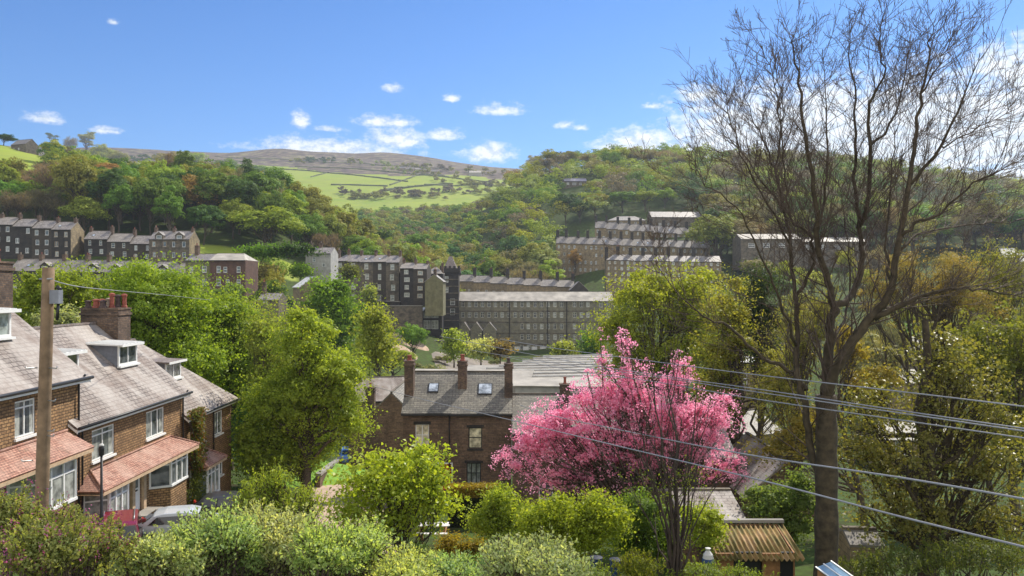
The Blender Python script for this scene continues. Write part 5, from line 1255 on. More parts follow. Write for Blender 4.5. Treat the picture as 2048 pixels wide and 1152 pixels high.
# ------------------------------------------------------------------ labels for the hillside trees
LMK=[(55,275,'the skyline farmhouse'),(65,470,'the three storey row'),(235,490,'the middle left row'),(340,490,'the dormered dark houses'),(455,540,'the reddish block'),(530,460,'the wide domed tree'),(392,400,'the large orange tree'),
 (635,515,'the pale rendered house'),(730,550,'the four storey block'),(840,560,'the black houses'),(900,540,'the tower'),(1000,560,'the tan terrace'),(1180,500,'the five storey row'),(1250,435,'the hip roofed hall'),(1150,365,'the hill cottage'),
 (1355,435,'the dark warehouse'),(1600,480,'the works roof'),(1930,440,'the right edge houses'),(1750,470,'the bare tree fork'),(1450,400,'the bare left boughs'),(850,380,'the green far fields'),(1222,320,'the green skyline tree')]
buckets={}
for (r,px,py,col,kind) in FARTREES:
    l=min(LMK,key=lambda a:(a[0]-px)**2+((a[1]-py)*1.3)**2); dx=px-l[0]; dy=l[1]-py
    if dy>95: rel='high above'
    elif dy>30: rel='above'
    elif abs(dx)>30: rel='left of' if dx<0 else 'right of'
    elif dy<-25: rel='below'
    else: rel='behind'
    sh={'tall':'tall','poplar':'slim','loose':'airy','bush':'bushy'}.get(kind,'round' if kind=='broad' else '')
    if kind=='bare': base='leafless brown tree'
    else: base=(CN[col]+' '+sh+' tree').replace('  ',' ')
    buckets.setdefault((base,rel,l[2]),[]).append((px,r))
NUMW=['','','two','three','four','five','six','seven','eight','nine','ten','eleven','twelve']
for (base,rel,l),lst in buckets.items():
    lst.sort(key=lambda a:a[0]); n_=len(lst)
    for i,(px,r) in enumerate(lst):
        if n_==1: r['label']=f'{base} {rel} {l}'
        elif n_==2: r['label']=f'{["left","right"][i]} one of two {base}s {rel} {l}'
        else: r['label']=f'{ordn(i,n_)} of {NUMW[min(n_,12)]} {base}s {rel} {l}'
        r['group']='woodland trees on the hillsides'

# ================================================================== nearer trees, each shaped from its own outline
LB=1.35
def lobes_from(ell,D,n,rng,base,rl=(.3,.5),depth=1.0):
    """ell: (px,py,rx,ry[,dD]) outline ellipses in the photo at distance D -> lobes relative to base"""
    A=np.array([e[2]*e[3] for e in ell],float); out=[]
    for e,a in zip(ell,A):
        k=max(1,int(round(n*a/A.sum()))); s=D/F; rx=e[2]*s; ry=e[3]*s; dz=e[4] if len(e)>4 else 0
        c=P(e[0],e[1],D+dz)
        for i in range(k):
            d=sph(1,rng)[0]; q=rng.uniform(.3,.85); r=min(rx,ry)*rng.uniform(*rl)
            out.append((c.x+d[0]*max(rx-r,0)*q/.8-base[0], c.y+d[1]*min(rx,ry*1.3)*q*depth-base[1], c.z+d[2]*max(ry-r,0)*q/.8-base[2], r))
    return out
def near_tree(name,label,cat,D,bpx,bpy,ell,nl,n,leaf,color,r0,seed,mat='leaf',top=None,rl=(.36,.58),sub=14,subr=.34,twigs=3,barkm='bark',group=None,bz=None,aspect=.62,fold=.18,upb=.35,start=.35,hang=0,crown='crown',depth=1.0,fillf=.45):
    if 48<D<90 and n>8000: n=int(n*1.6); leaf*=.78
    rng=np.random.default_rng(seed); X=W2(bpx,D); color=tuple(min(1,c*LB) for c in color); Z=gz(X,D) if bz is None else bz
    r=thing(name,label,cat,(X,D,Z),0,group)
    lb=lobes_from(ell,D,nl,rng,(X,D,Z),rl,depth)
    if top is None: tp=np.array([np.mean([l[0] for l in lb]),np.mean([l[1] for l in lb]),np.percentile([l[2] for l in lb],70)])
    else: t=P(top[0],top[1],D); tp=np.array([t.x-X,0,t.z-Z])
    segs=limbs((0,0,-.6),tp,lb,r0,rng,twigs=twigs,start=start)
    link('trunk',seg_mesh(name+'_trunk',segs,M[barkm],6),r)
    P_,N_,T_=lobe_leaves(lb,n,sub=sub,subr=subr,rng=rng,upbias=upb)
    nc=int(n*fillf); m_=14; kk=nc//m_; A=np.array([e[2]*e[3] for e in ell],float); A/=A.sum(); ei=rng.choice(len(ell),kk,p=A); s_=D/F
    C_=np.array([list(P(e[0],e[1],D+(e[4] if len(e)>4 else 0))) for e in ell])-np.array([X,D,Z]); Rx=np.array([[e[2]*s_,min(e[2],e[3]*1.3)*s_*depth,e[3]*s_] for e in ell])
    cc=C_[ei]+sph(kk,rng)*Rx[ei]*(rng.random((kk,1))**.55)*rng.uniform(.8,1.28,(kk,1))
    q=np.repeat(cc,m_,0)+rng.normal(size=(kk*m_,3))*leaf*1.5*np.array([1.2,1.2,.7])
    P_=np.concatenate([P_,q]); N_=np.concatenate([N_,rng.normal(size=q.shape)+[0,0,.7]]); T_=np.concatenate([T_,np.clip(np.repeat(rng.random(kk),m_)*.5+rng.random(len(q))*.5,0,1)])
    k=P_[:,2]>.15; P_,N_,T_=P_[k],N_[k],T_[k]
    link(crown,leaf_mesh(name+'_leaves',P_,N_,leaf*(.5+rng.random(len(P_))**2*1.3),M[mat],rng=rng,lr=T_,aspect=aspect,fold=fold),r,color)
    return r
C=CLR
YG=(.21,.30,.042)
near_tree('sycamore_tree','bright yellow green tree behind the chimney of the middle stone house','tree',66,300,800,[(300,640,120,130),(215,620,70,90),(370,600,60,80),(380,720,90,110)],34,42000,.24,YG,.35,1,twigs=5)
near_tree('sycamore_tree','green tree between the wooden pole and the stone chimney','tree',60,110,800,[(70,600,70,70),(150,585,60,60),(120,660,80,70)],22,20000,.22,(.21,.27,.04),.3,2,twigs=5)
near_tree('hawthorn_tree','hawthorn with white blossom flecks beside the stone chimney','tree',50,128,800,[(132,645,38,40),(95,650,30,36)],12,7000,.13,(.30,.34,.2),.15,3)
near_tree('sycamore_tree','tall airy yellow green tree right of the stone chimney','tree',72,460,900,[(455,640,75,85),(500,720,90,120),(440,760,80,110)],30,30000,.24,(.20,.28,.042),.35,4,twigs=6)
near_tree('birch_tree','thin twiggy half leafed tree between the two big yellow green trees','tree',64,520,930,[(535,660,60,90),(560,760,70,100)],20,12000,.18,(.21,.25,.06),.25,5,twigs=10,rl=(.32,.5))
near_tree('sycamore_tree','biggest yellow green sycamore hanging over the grass bank','tree',56,615,960,[(600,680,70,70),(665,770,75,80),(600,800,80,90),(545,820,70,80),(700,850,50,45),(520,900,60,70),(580,910,60,50)],60,56000,.21,(.25,.32,.05),.42,6,twigs=4)
near_tree('dark_tree','deep green tree shading the hedge beyond the far stone house','tree',62,520,990,[(505,880,60,80),(560,890,70,60),(610,900,50,55)],20,22000,.2,(.055,.13,.03),.3,7)
near_tree('lime_tree','dense rounded bright green tree below the retaining wall','tree',172,672,735,[(662,600,56,50),(690,650,44,56),(650,660,40,50),(680,710,32,40)],34,24000,.5,(.14,.24,.025),.6,8)
near_tree('alder_tree','slender olive green tree standing alone left of the bare building plot','tree',112,752,765,[(750,650,44,42),(755,700,50,40)],20,11000,.32,(.24,.28,.05),.25,9,twigs=7,rl=(.32,.5))
near_tree('willow_tree','grey green bushy tree left of the slender olive green one','tree',105,712,775,[(705,745,44,30),(660,760,40,34)],12,8000,.3,(.13,.18,.06),.25,10)
for i,(px,py,rx,ry,c,lab) in enumerate(((908,690,24,34,(.26,.33,.06),'fresh green small tree in front of the three gabled sheds'),(962,697,28,22,(.42,.45,.24),'white blossomed rounded shrub in front of the gabled sheds'),(1000,698,20,18,(.20,.15,.07),'brown leaved shrub right of the white blossomed one'),
   (1128,700,24,18,(.26,.30,.07),'pale green shrub at the foot of the mill right end'),(1182,692,26,32,(.10,.19,.03),'deep green shrub left of the big yellow green tree'),(740,590,14,22,(.26,.32,.1),'small pale tree in front of the four storey block'))):
    D=185 if i<5 else 246
    near_tree('small_tree',lab,'tree' if i in(0,5) else 'shrub',D,px,py+ry,[(px,py,rx,ry)],10,5000,.45,c,.2,20+i,bz=ZZ(py+ry+6,D))
for i,(px,py,rx,ry,c,lab) in enumerate(((535,545,30,18,(.28,.26,.12),'straw coloured shrub beside the reddish block'),(600,542,18,12,(.14,.24,.03),'bright shrub below the pale rendered house'),(500,575,34,18,(.16,.2,.08),'grey green garden shrubs under the reddish block'),(575,500,60,12,(.05,.10,.02),'long dark clipped hedge above the gardens'),(520,505,50,16,(.10,.2,.02),'mossy green bank hedge under the domed tree'),(700,545,14,12,(.12,.14,.05),'scrubby bush beside the four storey block'))):
    D=222; near_tree('garden_shrub',lab,'shrub',D,px,py+ry,[(px,py,rx,ry)],14,5000,.55,c,.15,40+i,bz=ZZ(py+ry+3,D))
near_tree('ash_tree','large airy yellow green tree in front of the mill right end','tree',84,1300,830,[(1300,600,95,70),(1230,660,70,55),(1390,610,80,90),(1330,700,120,70),(1250,740,70,50),(1430,720,60,80)],60,46000,.25,(.27,.31,.04),.4,11,twigs=9,rl=(.28,.44),sub=16)
near_tree('ivy_tree','dark ivy clad tree standing behind the left side of the bare tree','tree',62,1520,830,[(1520,590,38,70),(1525,680,44,70),(1505,640,30,60)],18,16000,.2,(.045,.07,.035),.3,12)
near_tree('poplar_tree','thin budding tree with hanging yellowish twigs left of the big trunk','tree',58,1460,900,[(1450,660,70,120),(1440,780,70,90),(1560,760,60,90)],26,15000,.2,(.24,.24,.05),.28,13,twigs=12,rl=(.28,.44))
near_tree('beech_tree','orange budding tree behind the right hand boughs of the bare tree','tree',52,1850,960,[(1850,560,130,75),(1930,610,90,60),(1760,600,60,60)],34,14000,.11,(.22,.175,.07),.3,14,twigs=14,rl=(.32,.5),sub=18)
near_tree('willow_tree','golden budding tree low between the two big trunks','tree',46,1740,1000,[(1740,780,60,80),(1560,900,70,50),(1620,850,60,60),(1690,700,50,60)],26,12000,.14,(.28,.235,.06),.25,15,twigs=14,rl=(.32,.5))
near_tree('hornbeam_tree','leafy dark trunked tree filling the lower right of the view','tree',31,1855,1180,[(1760,900,110,110),(1900,760,110,120),(1960,900,120,130),(1800,1020,120,90),(1980,1060,110,90),(1750,800,60,60)],40,9000,.10,(.175,.17,.05),.38,16,mat='leafbig',top=(1850,640),twigs=14,rl=(.26,.4),sub=22,subr=.26,barkm='barkgreen',aspect=.8,start=.2,fillf=2.6)
near_tree('hornbeam_tree','second leafy tree at the right edge behind the dark trunked one','tree',44,2030,1100,[(2020,720,80,110),(2040,860,80,110),(1960,700,60,70)],26,7000,.16,(.15,.17,.04),.3,17,twigs=10,sub=18,fillf=1.3)
near_tree('holly_bush','grey green bush between the corrugated shed and the big trunk','shrub',34,1560,1060,[(1545,1010,60,45),(1600,990,40,60),(1580,1060,50,40)],18,22000,.09,(.14,.20,.06),.12,18)
near_tree('alder_tree','half leafed olive tree between the blossom and the big trunk','tree',50,1590,960,[(1590,680,60,80),(1560,780,60,70),(1600,860,50,60),(1650,620,40,60)],26,9000,.12,(.21,.21,.06),.2,61,twigs=12,rl=(.28,.45),fillf=1.2)
near_tree('alder_tree','half leafed olive tree high at the right edge','tree',56,1990,900,[(1990,560,70,80),(2040,660,60,80),(1900,680,60,60)],26,9000,.13,(.20,.21,.06),.22,62,twigs=12,rl=(.28,.45),fillf=1.2)
near_tree('hazel_bush','loose bright green undergrowth beneath the biggest sycamore','shrub',57,610,985,[(560,900,50,50),(610,905,50,46),(655,885,28,30),(520,930,40,40),(600,840,70,40)],24,12000,.16,(.22,.30,.05),.12,63,twigs=6,fillf=1.0)
# blossom tree
def cherry():
    D=45; ell=[(1150,860,120,60),(1080,900,70,55),(1030,930,45,28),(1200,930,130,60),(1110,960,70,35),(1290,830,120,65),(1400,850,70,80),(1430,930,60,40),(1340,780,60,45),(1240,770,50,40),(1205,735,24,26),(1250,700,16,40),(1275,740,20,26),(1365,740,20,34),(1460,930,35,28),(1345,900,90,60),(1060,850,35,22),(1300,960,60,30),(1180,800,60,45),(1115,835,60,40),(1235,810,70,60),(1440,830,50,50),(1320,860,110,70),(1205,688,9,30),(1240,670,11,18),(1263,692,9,22),(1290,735,14,22),(1355,722,9,26),(1376,748,10,20),(1178,748,14,14),(1010,905,20,12),(1485,950,22,14)]
    rng=np.random.default_rng(31); X=W2(1318,D); Z=gz(X,D)
    r=thing('cherry_tree','large pink blossoming cherry tree in the middle of the view','tree',(X,D,Z))
    lb=lobes_from(ell,D,170,rng,(X,D,Z),rl=(.26,.46),depth=.8)
    segs=limbs((0,0,-.6),(-.6,0,4.6),lb,.3,rng,twigs=3,start=.12)
    link('trunk',seg_mesh('cherry_trunk',segs,M['bark'],6),r)
    P_,N_,T_=lobe_leaves(lb,70000,sub=30,subr=.24,rng=rng,jitter=.8)
    s_=D/F; A=np.array([e[2]*e[3] for e in ell],float);A/=A.sum(); kk=2200; ei=rng.choice(len(ell),kk,p=A); C_=np.array([list(P(e[0],e[1],D)) for e in ell])-np.array([X,D,Z]); Rx=np.array([[e[2]*s_,min(e[2],e[3])*s_,e[3]*s_] for e in ell])
    cc=C_[ei]+sph(kk,rng)*Rx[ei]*(rng.random((kk,1))**.4)*1.1; q=np.repeat(cc,14,0)+rng.normal(size=(kk*14,3))*.11
    P_=np.concatenate([P_,q]);N_=np.concatenate([N_,rng.normal(size=q.shape)]);T_=np.concatenate([T_,np.clip(np.repeat(rng.random(kk),14)*.6+rng.random(len(q))*.5,0,1)])
    
    link('crown',leaf_mesh('blossom',P_,N_,rng.uniform(.06,.125,len(P_)),M['petal'],rng=rng,lr=T_,aspect=.95,fold=.1),r,(.93,.41,.57))
    return r
cherry()
# multi stemmed bare shrub in front of the blossom
def multistem():
    D=22; rng=np.random.default_rng(8); b=P(1355,1180,D); r=thing('bare_shrub_tree','slim many stemmed leafless tree in front of the pink blossom','tree',tuple(b))
    out=[]; tops=[(1290,700),(1330,690),(1358,720),(1395,760),(1262,780),(1240,820),(1310,760),(1420,800),(1345,840),(1385,850),(1275,900),(1300,820),(1440,960),(1250,960),(1330,900),(1405,900)]
    for i,(px,py) in enumerate(tops):
        t=P(px,py,D+rng.normal()*.7)-b; pl=wander((rng.normal()*.08,rng.normal()*.08,-.3),(t.x,t.y,t.z),9,.025,rng,up=0)
        # start steep, spread upwards
        k=np.linspace(0,1,10)[:,None]; pl[:,:2]=pl[:,:2]*(.35+.65*k); rr=np.linspace(.055 if i<6 else .04,.008,10)
        for j in range(9):
            out.append([*pl[j],*pl[j+1],rr[j],rr[j+1]])
            if j>2: bare_twigs(pl[j+1],unit((pl[j+1]-pl[j]+rng.normal(size=3)*.25)[None])[0],rng.uniform(.7,1.4),rr[j+1]*.6,2,rng,out,spread=.4,upw=.5,nseg=3,kids=(1,3),minr=.0045)
    link('stems',seg_mesh('multistem',out,M['twigdark'],5),r)
    L=np.array(out); k=rng.choice(len(L),2500); p=L[k,3:6]; q=(p[:,2]<3.4); p=p[q]
    link('leaves',leaf_mesh('multistem_leaves',p+rng.normal(size=p.shape)*.04,rng.normal(size=p.shape)+[0,0,.6],rng.uniform(.04,.08,len(p)),M['leaf'],rng=rng),r,(.25,.33,.04))
multistem()
# the great leafless tree on the right
def great():
    D0=24.0; rng=np.random.default_rng(4)
    b=P(1652,1290,D0); r=thing('bare_tree','great leafless tree towering over the right side of the view','tree',tuple(b))
    # (points px,py,depth offset), radius start, end
    LMB=[([(1652,1290,0),(1652,1180,0),(1653,1060,0),(1653,950,0),(1653,860,0),(1652,790,0)],.40,.29,'t'),
     ([(1652,790,0),(1656,730,.1),(1658,660,.2),(1668,611,.3),(1655,565,.3),(1634,479,.1),(1630,400,-.2),(1614,300,-.5),(1604,188,-.6),(1588,104,-.8),(1586,45,-1)],.27,.02,'c1'),
     ([(1668,611,.3),(1704,590,.8),(1722,528,1.2),(1718,456,1.3),(1710,375,1.5),(1710,290,1.6),(1712,200,1.9),(1697,104,2.1),(1706,8,2.2)],.17,.018,'c2'),
     ([(1718,456,1.3),(1732,420,1.0),(1741,292,.6),(1738,208,.4),(1768,154,.2),(1757,75,.1),(1768,-10,0)],.12,.018,'c3'),
     ([(1653,800,0),(1668,745,-.4),(1717,667,-.8),(1750,627,-1),(1783,578,-1.2),(1798,479,-1.4),(1818,370,-1.4),(1830,280,-1.2),(1841,188,-1),(1860,90,-.8),(1866,20,-.8)],.27,.018,'r1'),
     ([(1818,370,-1.4),(1882,292,-2),(1924,200,-2.6),(1960,100,-3)],.08,.015,'r2'),
     ([(1750,637,-1),(1800,612,-1.4),(1849,591,-1.6),(1915,578,-2),(1980,580,-2.3),(2060,600,-2.6)],.13,.02,'r3'),
     ([(1803,472,-1.4),(1840,440,-1.8),(1885,425,-2),(1945,365,-2.4),(1985,350,-2.8),(2050,310,-3)],.075,.015,'r4'),
     ([(1800,500,-1.4),(1850,465,-.6),(1930,450,0),(2000,445,.6),(2060,440,1)],.06,.012,'r5'),
     ([(1650,985,0),(1622,900,.25),(1612,820,.3),(1600,765,.3),(1592,720,.5),(1595,660,.7),(1588,560,1),(1580,480,1.2),(1566,420,1.4),(1553,354,1.6),(1532,292,1.8),(1503,233,2),(1484,165,2.1)],.19,.016,'l1'),
     ([(1592,600,1),(1622,540,.8),(1626,495,.6),(1612,462,.4),(1582,440,.3),(1574,380,.2),(1566,300,0),(1562,200,-.1),(1548,130,-.2)],.085,.015,'l2'),
     ([(1612,780,.2),(1575,742,.6),(1508,699,.4),(1457,652,.2),(1405,632,.1),(1350,580,0),(1310,520,-.2)],.11,.014,'l3'),
     ([(1592,690,.5),(1560,600,-.3),(1530,530,-.8),(1486,430,-1.2),(1425,378,-1.6),(1390,340,-1.8)],.07,.012,'l4'),
     ([(1566,420,1.4),(1520,360,2),(1470,290,2.6),(1440,240,3)],.05,.012,'l5'),
     ([(1584,500,1.2),(1535,410,.4),(1494,330,-.2),(1462,250,-.6),(1448,180,-.8)],.06,.012,'l6'),
     ([(1553,354,1.6),(1562,250,1.2),(1546,150,.8),(1524,80,.6)],.05,.012,'l7'),
     ([(1841,188,-1),(1880,130,-1.4),(1905,60,-1.6)],.04,.012,'r7'),
     ([(1634,479,.1),(1650,400,.5),(1656,300,.9),(1652,200,1.2),(1645,90,1.5)],.075,.014,'m1'),
     ([(1741,292,.6),(1790,230,1.2),(1812,140,1.6),(1822,50,2)],.06,.014,'m2'),
     ([(1783,578,-1.2),(1770,500,-.6),(1780,400,0),(1790,300,.5),(1800,200,1)],.07,.014,'m3'),
     ([(1658,680,.2),(1690,640,1.4),(1700,560,2.2),(1690,460,2.6),(1675,350,3)],.07,.014,'m4'),
     ([(1882,292,-2),(1930,270,-1.5),(1990,240,-1),(2030,205,-.8)],.035,.01,'r6'),
     ([(1708,700,-.8),(1690,800,-2.0),(1735,905,-2.6)],.0,.0,'x')]
    mb=MB(); tw=[]
    for pts,ra,rb,nm in LMB:
        if nm=='x': continue
        pts=[(q[0],q[1]+max(0,(120-q[1])*.28),q[2]) for q in pts]
        Q=[P(px,py,D0+d)-b for px,py,d in pts]
        # subdivide with a little crookedness
        S=[]; 
        for i in range(len(Q)-1):
            a=Q[max(i-1,0)];p0=Q[i];p1=Q[i+1];c=Q[min(i+2,len(Q)-1)]
            for k in range(4):
                t=k/4; v=.5*((2*p0)+(p1-a)*t+(2*a-5*p0+4*p1-c)*t*t+(3*p0-a-3*p1+c)*t**3)
                if nm!='t' and k: v=v+Vector(rng.normal(size=3)*.035)
                S.append(v)
        S.append(Q[-1]); n_=len(S); rr=[(ra*(1-i/(n_-1))**.8+rb) for i in range(n_)] if nm!='t' else [ra-(ra-rb)*(i/(n_-1))**.6+.02*math.sin(i*1.7) for i in range(n_)]
        if nm!='t': rr=[max(.011,q_*(.60-.24*k_/len(rr))) for k_,q_ in enumerate(rr)]
        mb.tube(S,rr,12 if ra>.15 else 7)
        L=0
        for i in range(2,n_-1):
            if nm=='t': break
            p=np.array(S[i]); d=np.array(S[i+1]-S[i]); d=d/np.linalg.norm(d); frac=i/n_
            z_=S[i].z+b.z; dens=1.85 if z_>.5 else 1.1
            k_=int(dens+rng.random())
            for _ in range(k_):
                o_=rng.normal(size=3); o_-=d*o_.dot(d); o_/=np.linalg.norm(o_)
                dd=d*.75+o_*rng.uniform(.4,.9); 
                if dd[2]<0 and z_>-1: dd[2]*=-.3
                ln=rng.uniform(1.0,2.3)*(1.15-.6*frac)*(1 if z_>-1 else .8)*(.8 if z_>6 else 1)
                bare_twigs(p,dd,ln,max(.013,rr[i]*.25),2 if rng.random()<.55 else 3,rng,tw,spread=.36,upw=.34,nseg=4,kids=(2,4),shrink=.6,minr=.0055)
    mb.build('trunk',M['barkgreen'],r)
    print('great twigs',len(tw))
    link('twigs',seg_mesh('great_twigs',tw,M['twig'],3),r)
great()

# ================================================================== hedges and shrubs in the foreground
def shoots(name,label,cat,D,ell,nshoot,nleaf,leaf,color,seed,mat='leaf',slen=(.5,1.2),group=None,lean=.35,aspect=.5,flower=None,depth=1.0,bz=None,fill=.5):
    """leafy shoots rising out of a mounded mass: ell are (px,py,rx,ry[,dD]) humps"""
    rng=np.random.default_rng(seed); e0=ell[0]; X=W2(np.mean([e[0] for e in ell]),D); Z=(gz(X,D) if bz is None else bz)
    r=thing(name,label,cat,(X,D,Z),0,group); s=D/F
    segs=[];PP=[];NN=[];TT=[];AX=[]
    A=np.array([e[2]*e[3] for e in ell],float);A/=A.sum()
    for e,a in zip(ell,A):
        c=np.array(P(e[0],e[1],D+(e[4] if len(e)>4 else 0)))-np.array([X,D,Z]); rx=e[2]*s; ry=e[3]*s; rd=min(rx,max(ry*1.2,.8))*depth
        ns=max(3,int(nshoot*a)); nl=max(3,int(nleaf*a*(1-fill)/ns))
        for i in range(ns):
            d=sph(1,rng)[0]; d[2]=abs(d[2])*.95+.02; d/=np.linalg.norm(d)
            tip=c+d*np.array([rx,rd,ry])*(.62+.95*rng.random()**1.6)
            ln=rng.uniform(*slen); dr=unit((d*np.array([1,1,.6])*lean*2+np.array([0,0,1])+rng.normal(size=3)*.2)[None])[0]
            st=tip-dr*ln; pl=wander(st,tip,4,.03,rng)
            for j in range(4): segs.append([*pl[j],*pl[j+1],.012-.002*j,.010-.002*j])
            t=rng.random(nl)**.8*4; j=np.minimum(t.astype(int),3); p=pl[j]+(pl[j+1]-pl[j])*(t-j)[:,None]
            o_=sph(nl,rng); o_-=dr*(o_@dr)[:,None]; o_=unit(o_); ax=o_+dr*.7
            PP.append(p+unit(ax)*leaf*.5); AX.append(ax); NN.append(unit(np.cross(ax,rng.normal(size=(nl,3))*.3+np.cross(ax,[0,0,1.]))*1.0+rng.normal(size=(nl,3))*.35+np.array([0,0,.9]))); TT.append(np.clip(rng.random()*.5+rng.random(nl)*.55,0,1))
        # the body beneath the shoots
        nb=int(nleaf*a*fill); d=sph(nb,rng); d[:,2]=np.abs(d[:,2])*1.0-.15; q=rng.uniform(.55,.97,nb)
        bump_=1+.14*np.sin(d[:,0]*7+seed)*np.cos(d[:,1]*6)+.1*np.sin(d[:,2]*11+d[:,0]*5)
        PP.append(c+d*np.array([rx,rd,ry])*(q*bump_)[:,None]); NN.append(unit(d+np.array([0,0,1.0])+rng.normal(size=(nb,3))*.6)); AX.append(rng.normal(size=(nb,3))); TT.append(rng.random(nb)*.8)
        for i in range(max(3,int(10*a*len(ell)))):
            g0=c+np.array([rng.normal()*rx*.3,rng.normal()*rd*.3,-c[2]-.3]); g1=c+sph(1,rng)[0]*np.array([rx,rd,ry])*.6; pl=wander(g0,g1,5,.05,rng)
            for j in range(5): segs.append([*pl[j],*pl[j+1],.03,.022])
    PP=np.concatenate(PP);NN=np.concatenate(NN);AX=np.concatenate(AX);TT=np.concatenate(TT)
    sc_=rng.uniform(.55,1.25,len(PP))*leaf
    link('leaves',leaf_mesh(name+'_leaves',PP,NN,sc_,M[mat],rng=rng,lr=TT,axis=AX,aspect=aspect,fold=.12),r,color)
    link('stems',seg_mesh(name+'_stems',segs,M['twig'],3),r)
    if flower:
        fc,fn,fs=flower; k=rng.choice(len(segs),fn); S=np.array(segs)[k]; p=S[:,3:6]; p=p[p[:,2]>np.percentile(p[:,2],45)]
        m=22; p=np.repeat(p,m,0)+rng.normal(size=(len(p)*m,3))*np.array([.045,.045,.11])*fs
        link('flowers',leaf_mesh(name+'_flowers',p,rng.normal(size=p.shape),rng.uniform(.02,.045,len(p))*fs,M['petal'],rng=rng,aspect=.9),r,fc)
    return r
HG=(.54,.62,.33); HR=np.random.default_rng(66)
H1=[(335,1126,80,50),(440,1098,90,70),(565,1078,90,80),(690,1100,90,60),(812,1135,90,42),(945,1146,100,44),(1070,1128,90,56)]
for i,e in enumerate(H1):
    pos=['leftmost clump beside the lilac','second clump','clump below the far stone house','clump left of the young tree foot','clump in front of the young tree foot','clump below the white bench','rightmost clump under the bushy greens'][i]
    shoots('hedge_shrub','pale green foreground hedge, '+pos,'shrub',17+(i%3)*.9-.8,[(e[0]+HR.uniform(-75,75),e[1]+HR.uniform(-22,34)+(18 if q>4 else 0),HR.uniform(26,62),HR.uniform(26,50)*e[3]/60,HR.uniform(-2.4,.8)) for q in range(9)],1300,38000,.082,tuple(h_*k_ for h_,k_ in zip(HG,((1,1,1),(.8,.92,.8),(1.05,1,1.1),(.85,.95,.7),(1,1,.8),(.8,.95,.9),(1,1,1.1))[i])),100+i,slen=(.5,1.6),fill=.22,lean=.65,group='pale green hedge shrubs along the bottom',bz=-9.2)
for i,(e,lab) in enumerate((([(50,1070,80,62),(20,1025,50,40),(95,1105,70,60,-1)],'lilac bush with purple flower heads at the bottom left corner'),([(140,1072,50,40),(165,1105,70,52,-1)],'lilac bush with purple flowers just right of the pole foot'))):
    shoots('lilac_bush',lab,'shrub',13.5+i,e,260,17000,.07,(.30,.33,.12),120+i,slen=(.3,.7),flower=((.42,.12,.24),130,1.0),bz=-8.8,group='lilac bushes')
near_tree('elder_tree','young broad green tree in front of the centre house','tree',30,800,1100,[(800,960,100,75),(730,980,70,60),(700,1030,60,40),(860,960,50,60),(870,1010,60,36),(780,1040,90,40),(840,905,50,28)],44,5500,.13,(.31,.38,.05),.11,50,twigs=9,rl=(.32,.5),sub=16,start=.1,mat='leafbig',fillf=1.6)
shoots('privet_bush','feathery light green bush above the dark car','shrub',26,[(555,960,30,34),(520,985,40,40),(600,1000,45,34),(560,1030,80,50),(500,1010,40,40)],520,17000,.085,(.36,.45,.07),51,slen=(.9,2.2),fill=.15,lean=.45,bz=-10.8)
near_tree('laurel_bush','yellow green bush right of the dark clipped hedge','shrub',38,1005,1090,[(1000,1000,34,30),(985,1045,40,40),(1035,1035,36,36),(960,1040,24,24)],16,8000,.11,(.24,.31,.05),.08,52,fillf=1.4,rl=(.25,.45),twigs=6)
near_tree('laurel_bush','broad yellow green bush under the left of the blossom','shrub',29,1150,1120,[(1120,1025,50,38),(1190,1018,40,40),(1225,1040,40,36),(1150,1070,90,45),(1070,1050,40,44),(1100,1090,70,40)],34,16000,.09,(.27,.33,.045),.1,53,twigs=8,fillf=1.5,rl=(.25,.45))
near_tree('laurel_bush','dark green bush behind the many stemmed leafless tree','shrub',31,1290,1110,[(1280,1030,60,60),(1310,1080,60,50),(1250,1080,40,40)],20,20000,.085,(.12,.19,.035),.1,54,twigs=6)
near_tree('laurel_bush','bright bush climbing over the corrugated shed corner','shrub',27,1400,1110,[(1400,1040,50,40),(1415,1070,40,34)],14,8000,.08,(.28,.34,.05),.07,55,twigs=7)
shoots('conifer_shrub','round golden green dwarf conifer at the bottom of the view','shrub',22,[(1276,1140,40,30)],260,9000,.05,(.24,.28,.03),56,slen=(.1,.25),bz=-9.6)
shoots('ground_shrub','low leafy growth in front of the corrugated shed','shrub',22,[(1400,1150,70,22),(1480,1155,60,16),(1180,1160,50,30)],200,9000,.06,(.24,.32,.06),57,slen=(.15,.4),bz=-9.8)
near_tree('golden_shrub','golden brown shrub beside the garden path','shrub',33,905,1120,[(900,1090,36,24),(940,1095,34,24)],12,9000,.07,(.24,.19,.03),.06,58)
near_tree('box_shrub','small dark round shrub at the foot of the young tree','shrub',27,838,1120,[(836,1108,20,22)],8,5000,.06,(.05,.09,.02),.05,59)
shoots('privet_bush','loose green shrub at the lower right below the trees','shrub',26,[(1800,1130,110,40),(1950,1120,120,50),(1720,1145,60,24)],260,16000,.08,(.17,.21,.05),60,slen=(.3,.8),bz=-10.6)

shoots('hedge_shrub','taller pale hedge growth directly in front of the silver white car','shrub',24,[(365,1095,56,46),(420,1085,60,50),(500,1070,60,46)],420,22000,.085,(.46,.56,.22),131,slen=(.4,1.1),fill=.3,group='pale green hedge shrubs along the bottom',bz=-10.6)
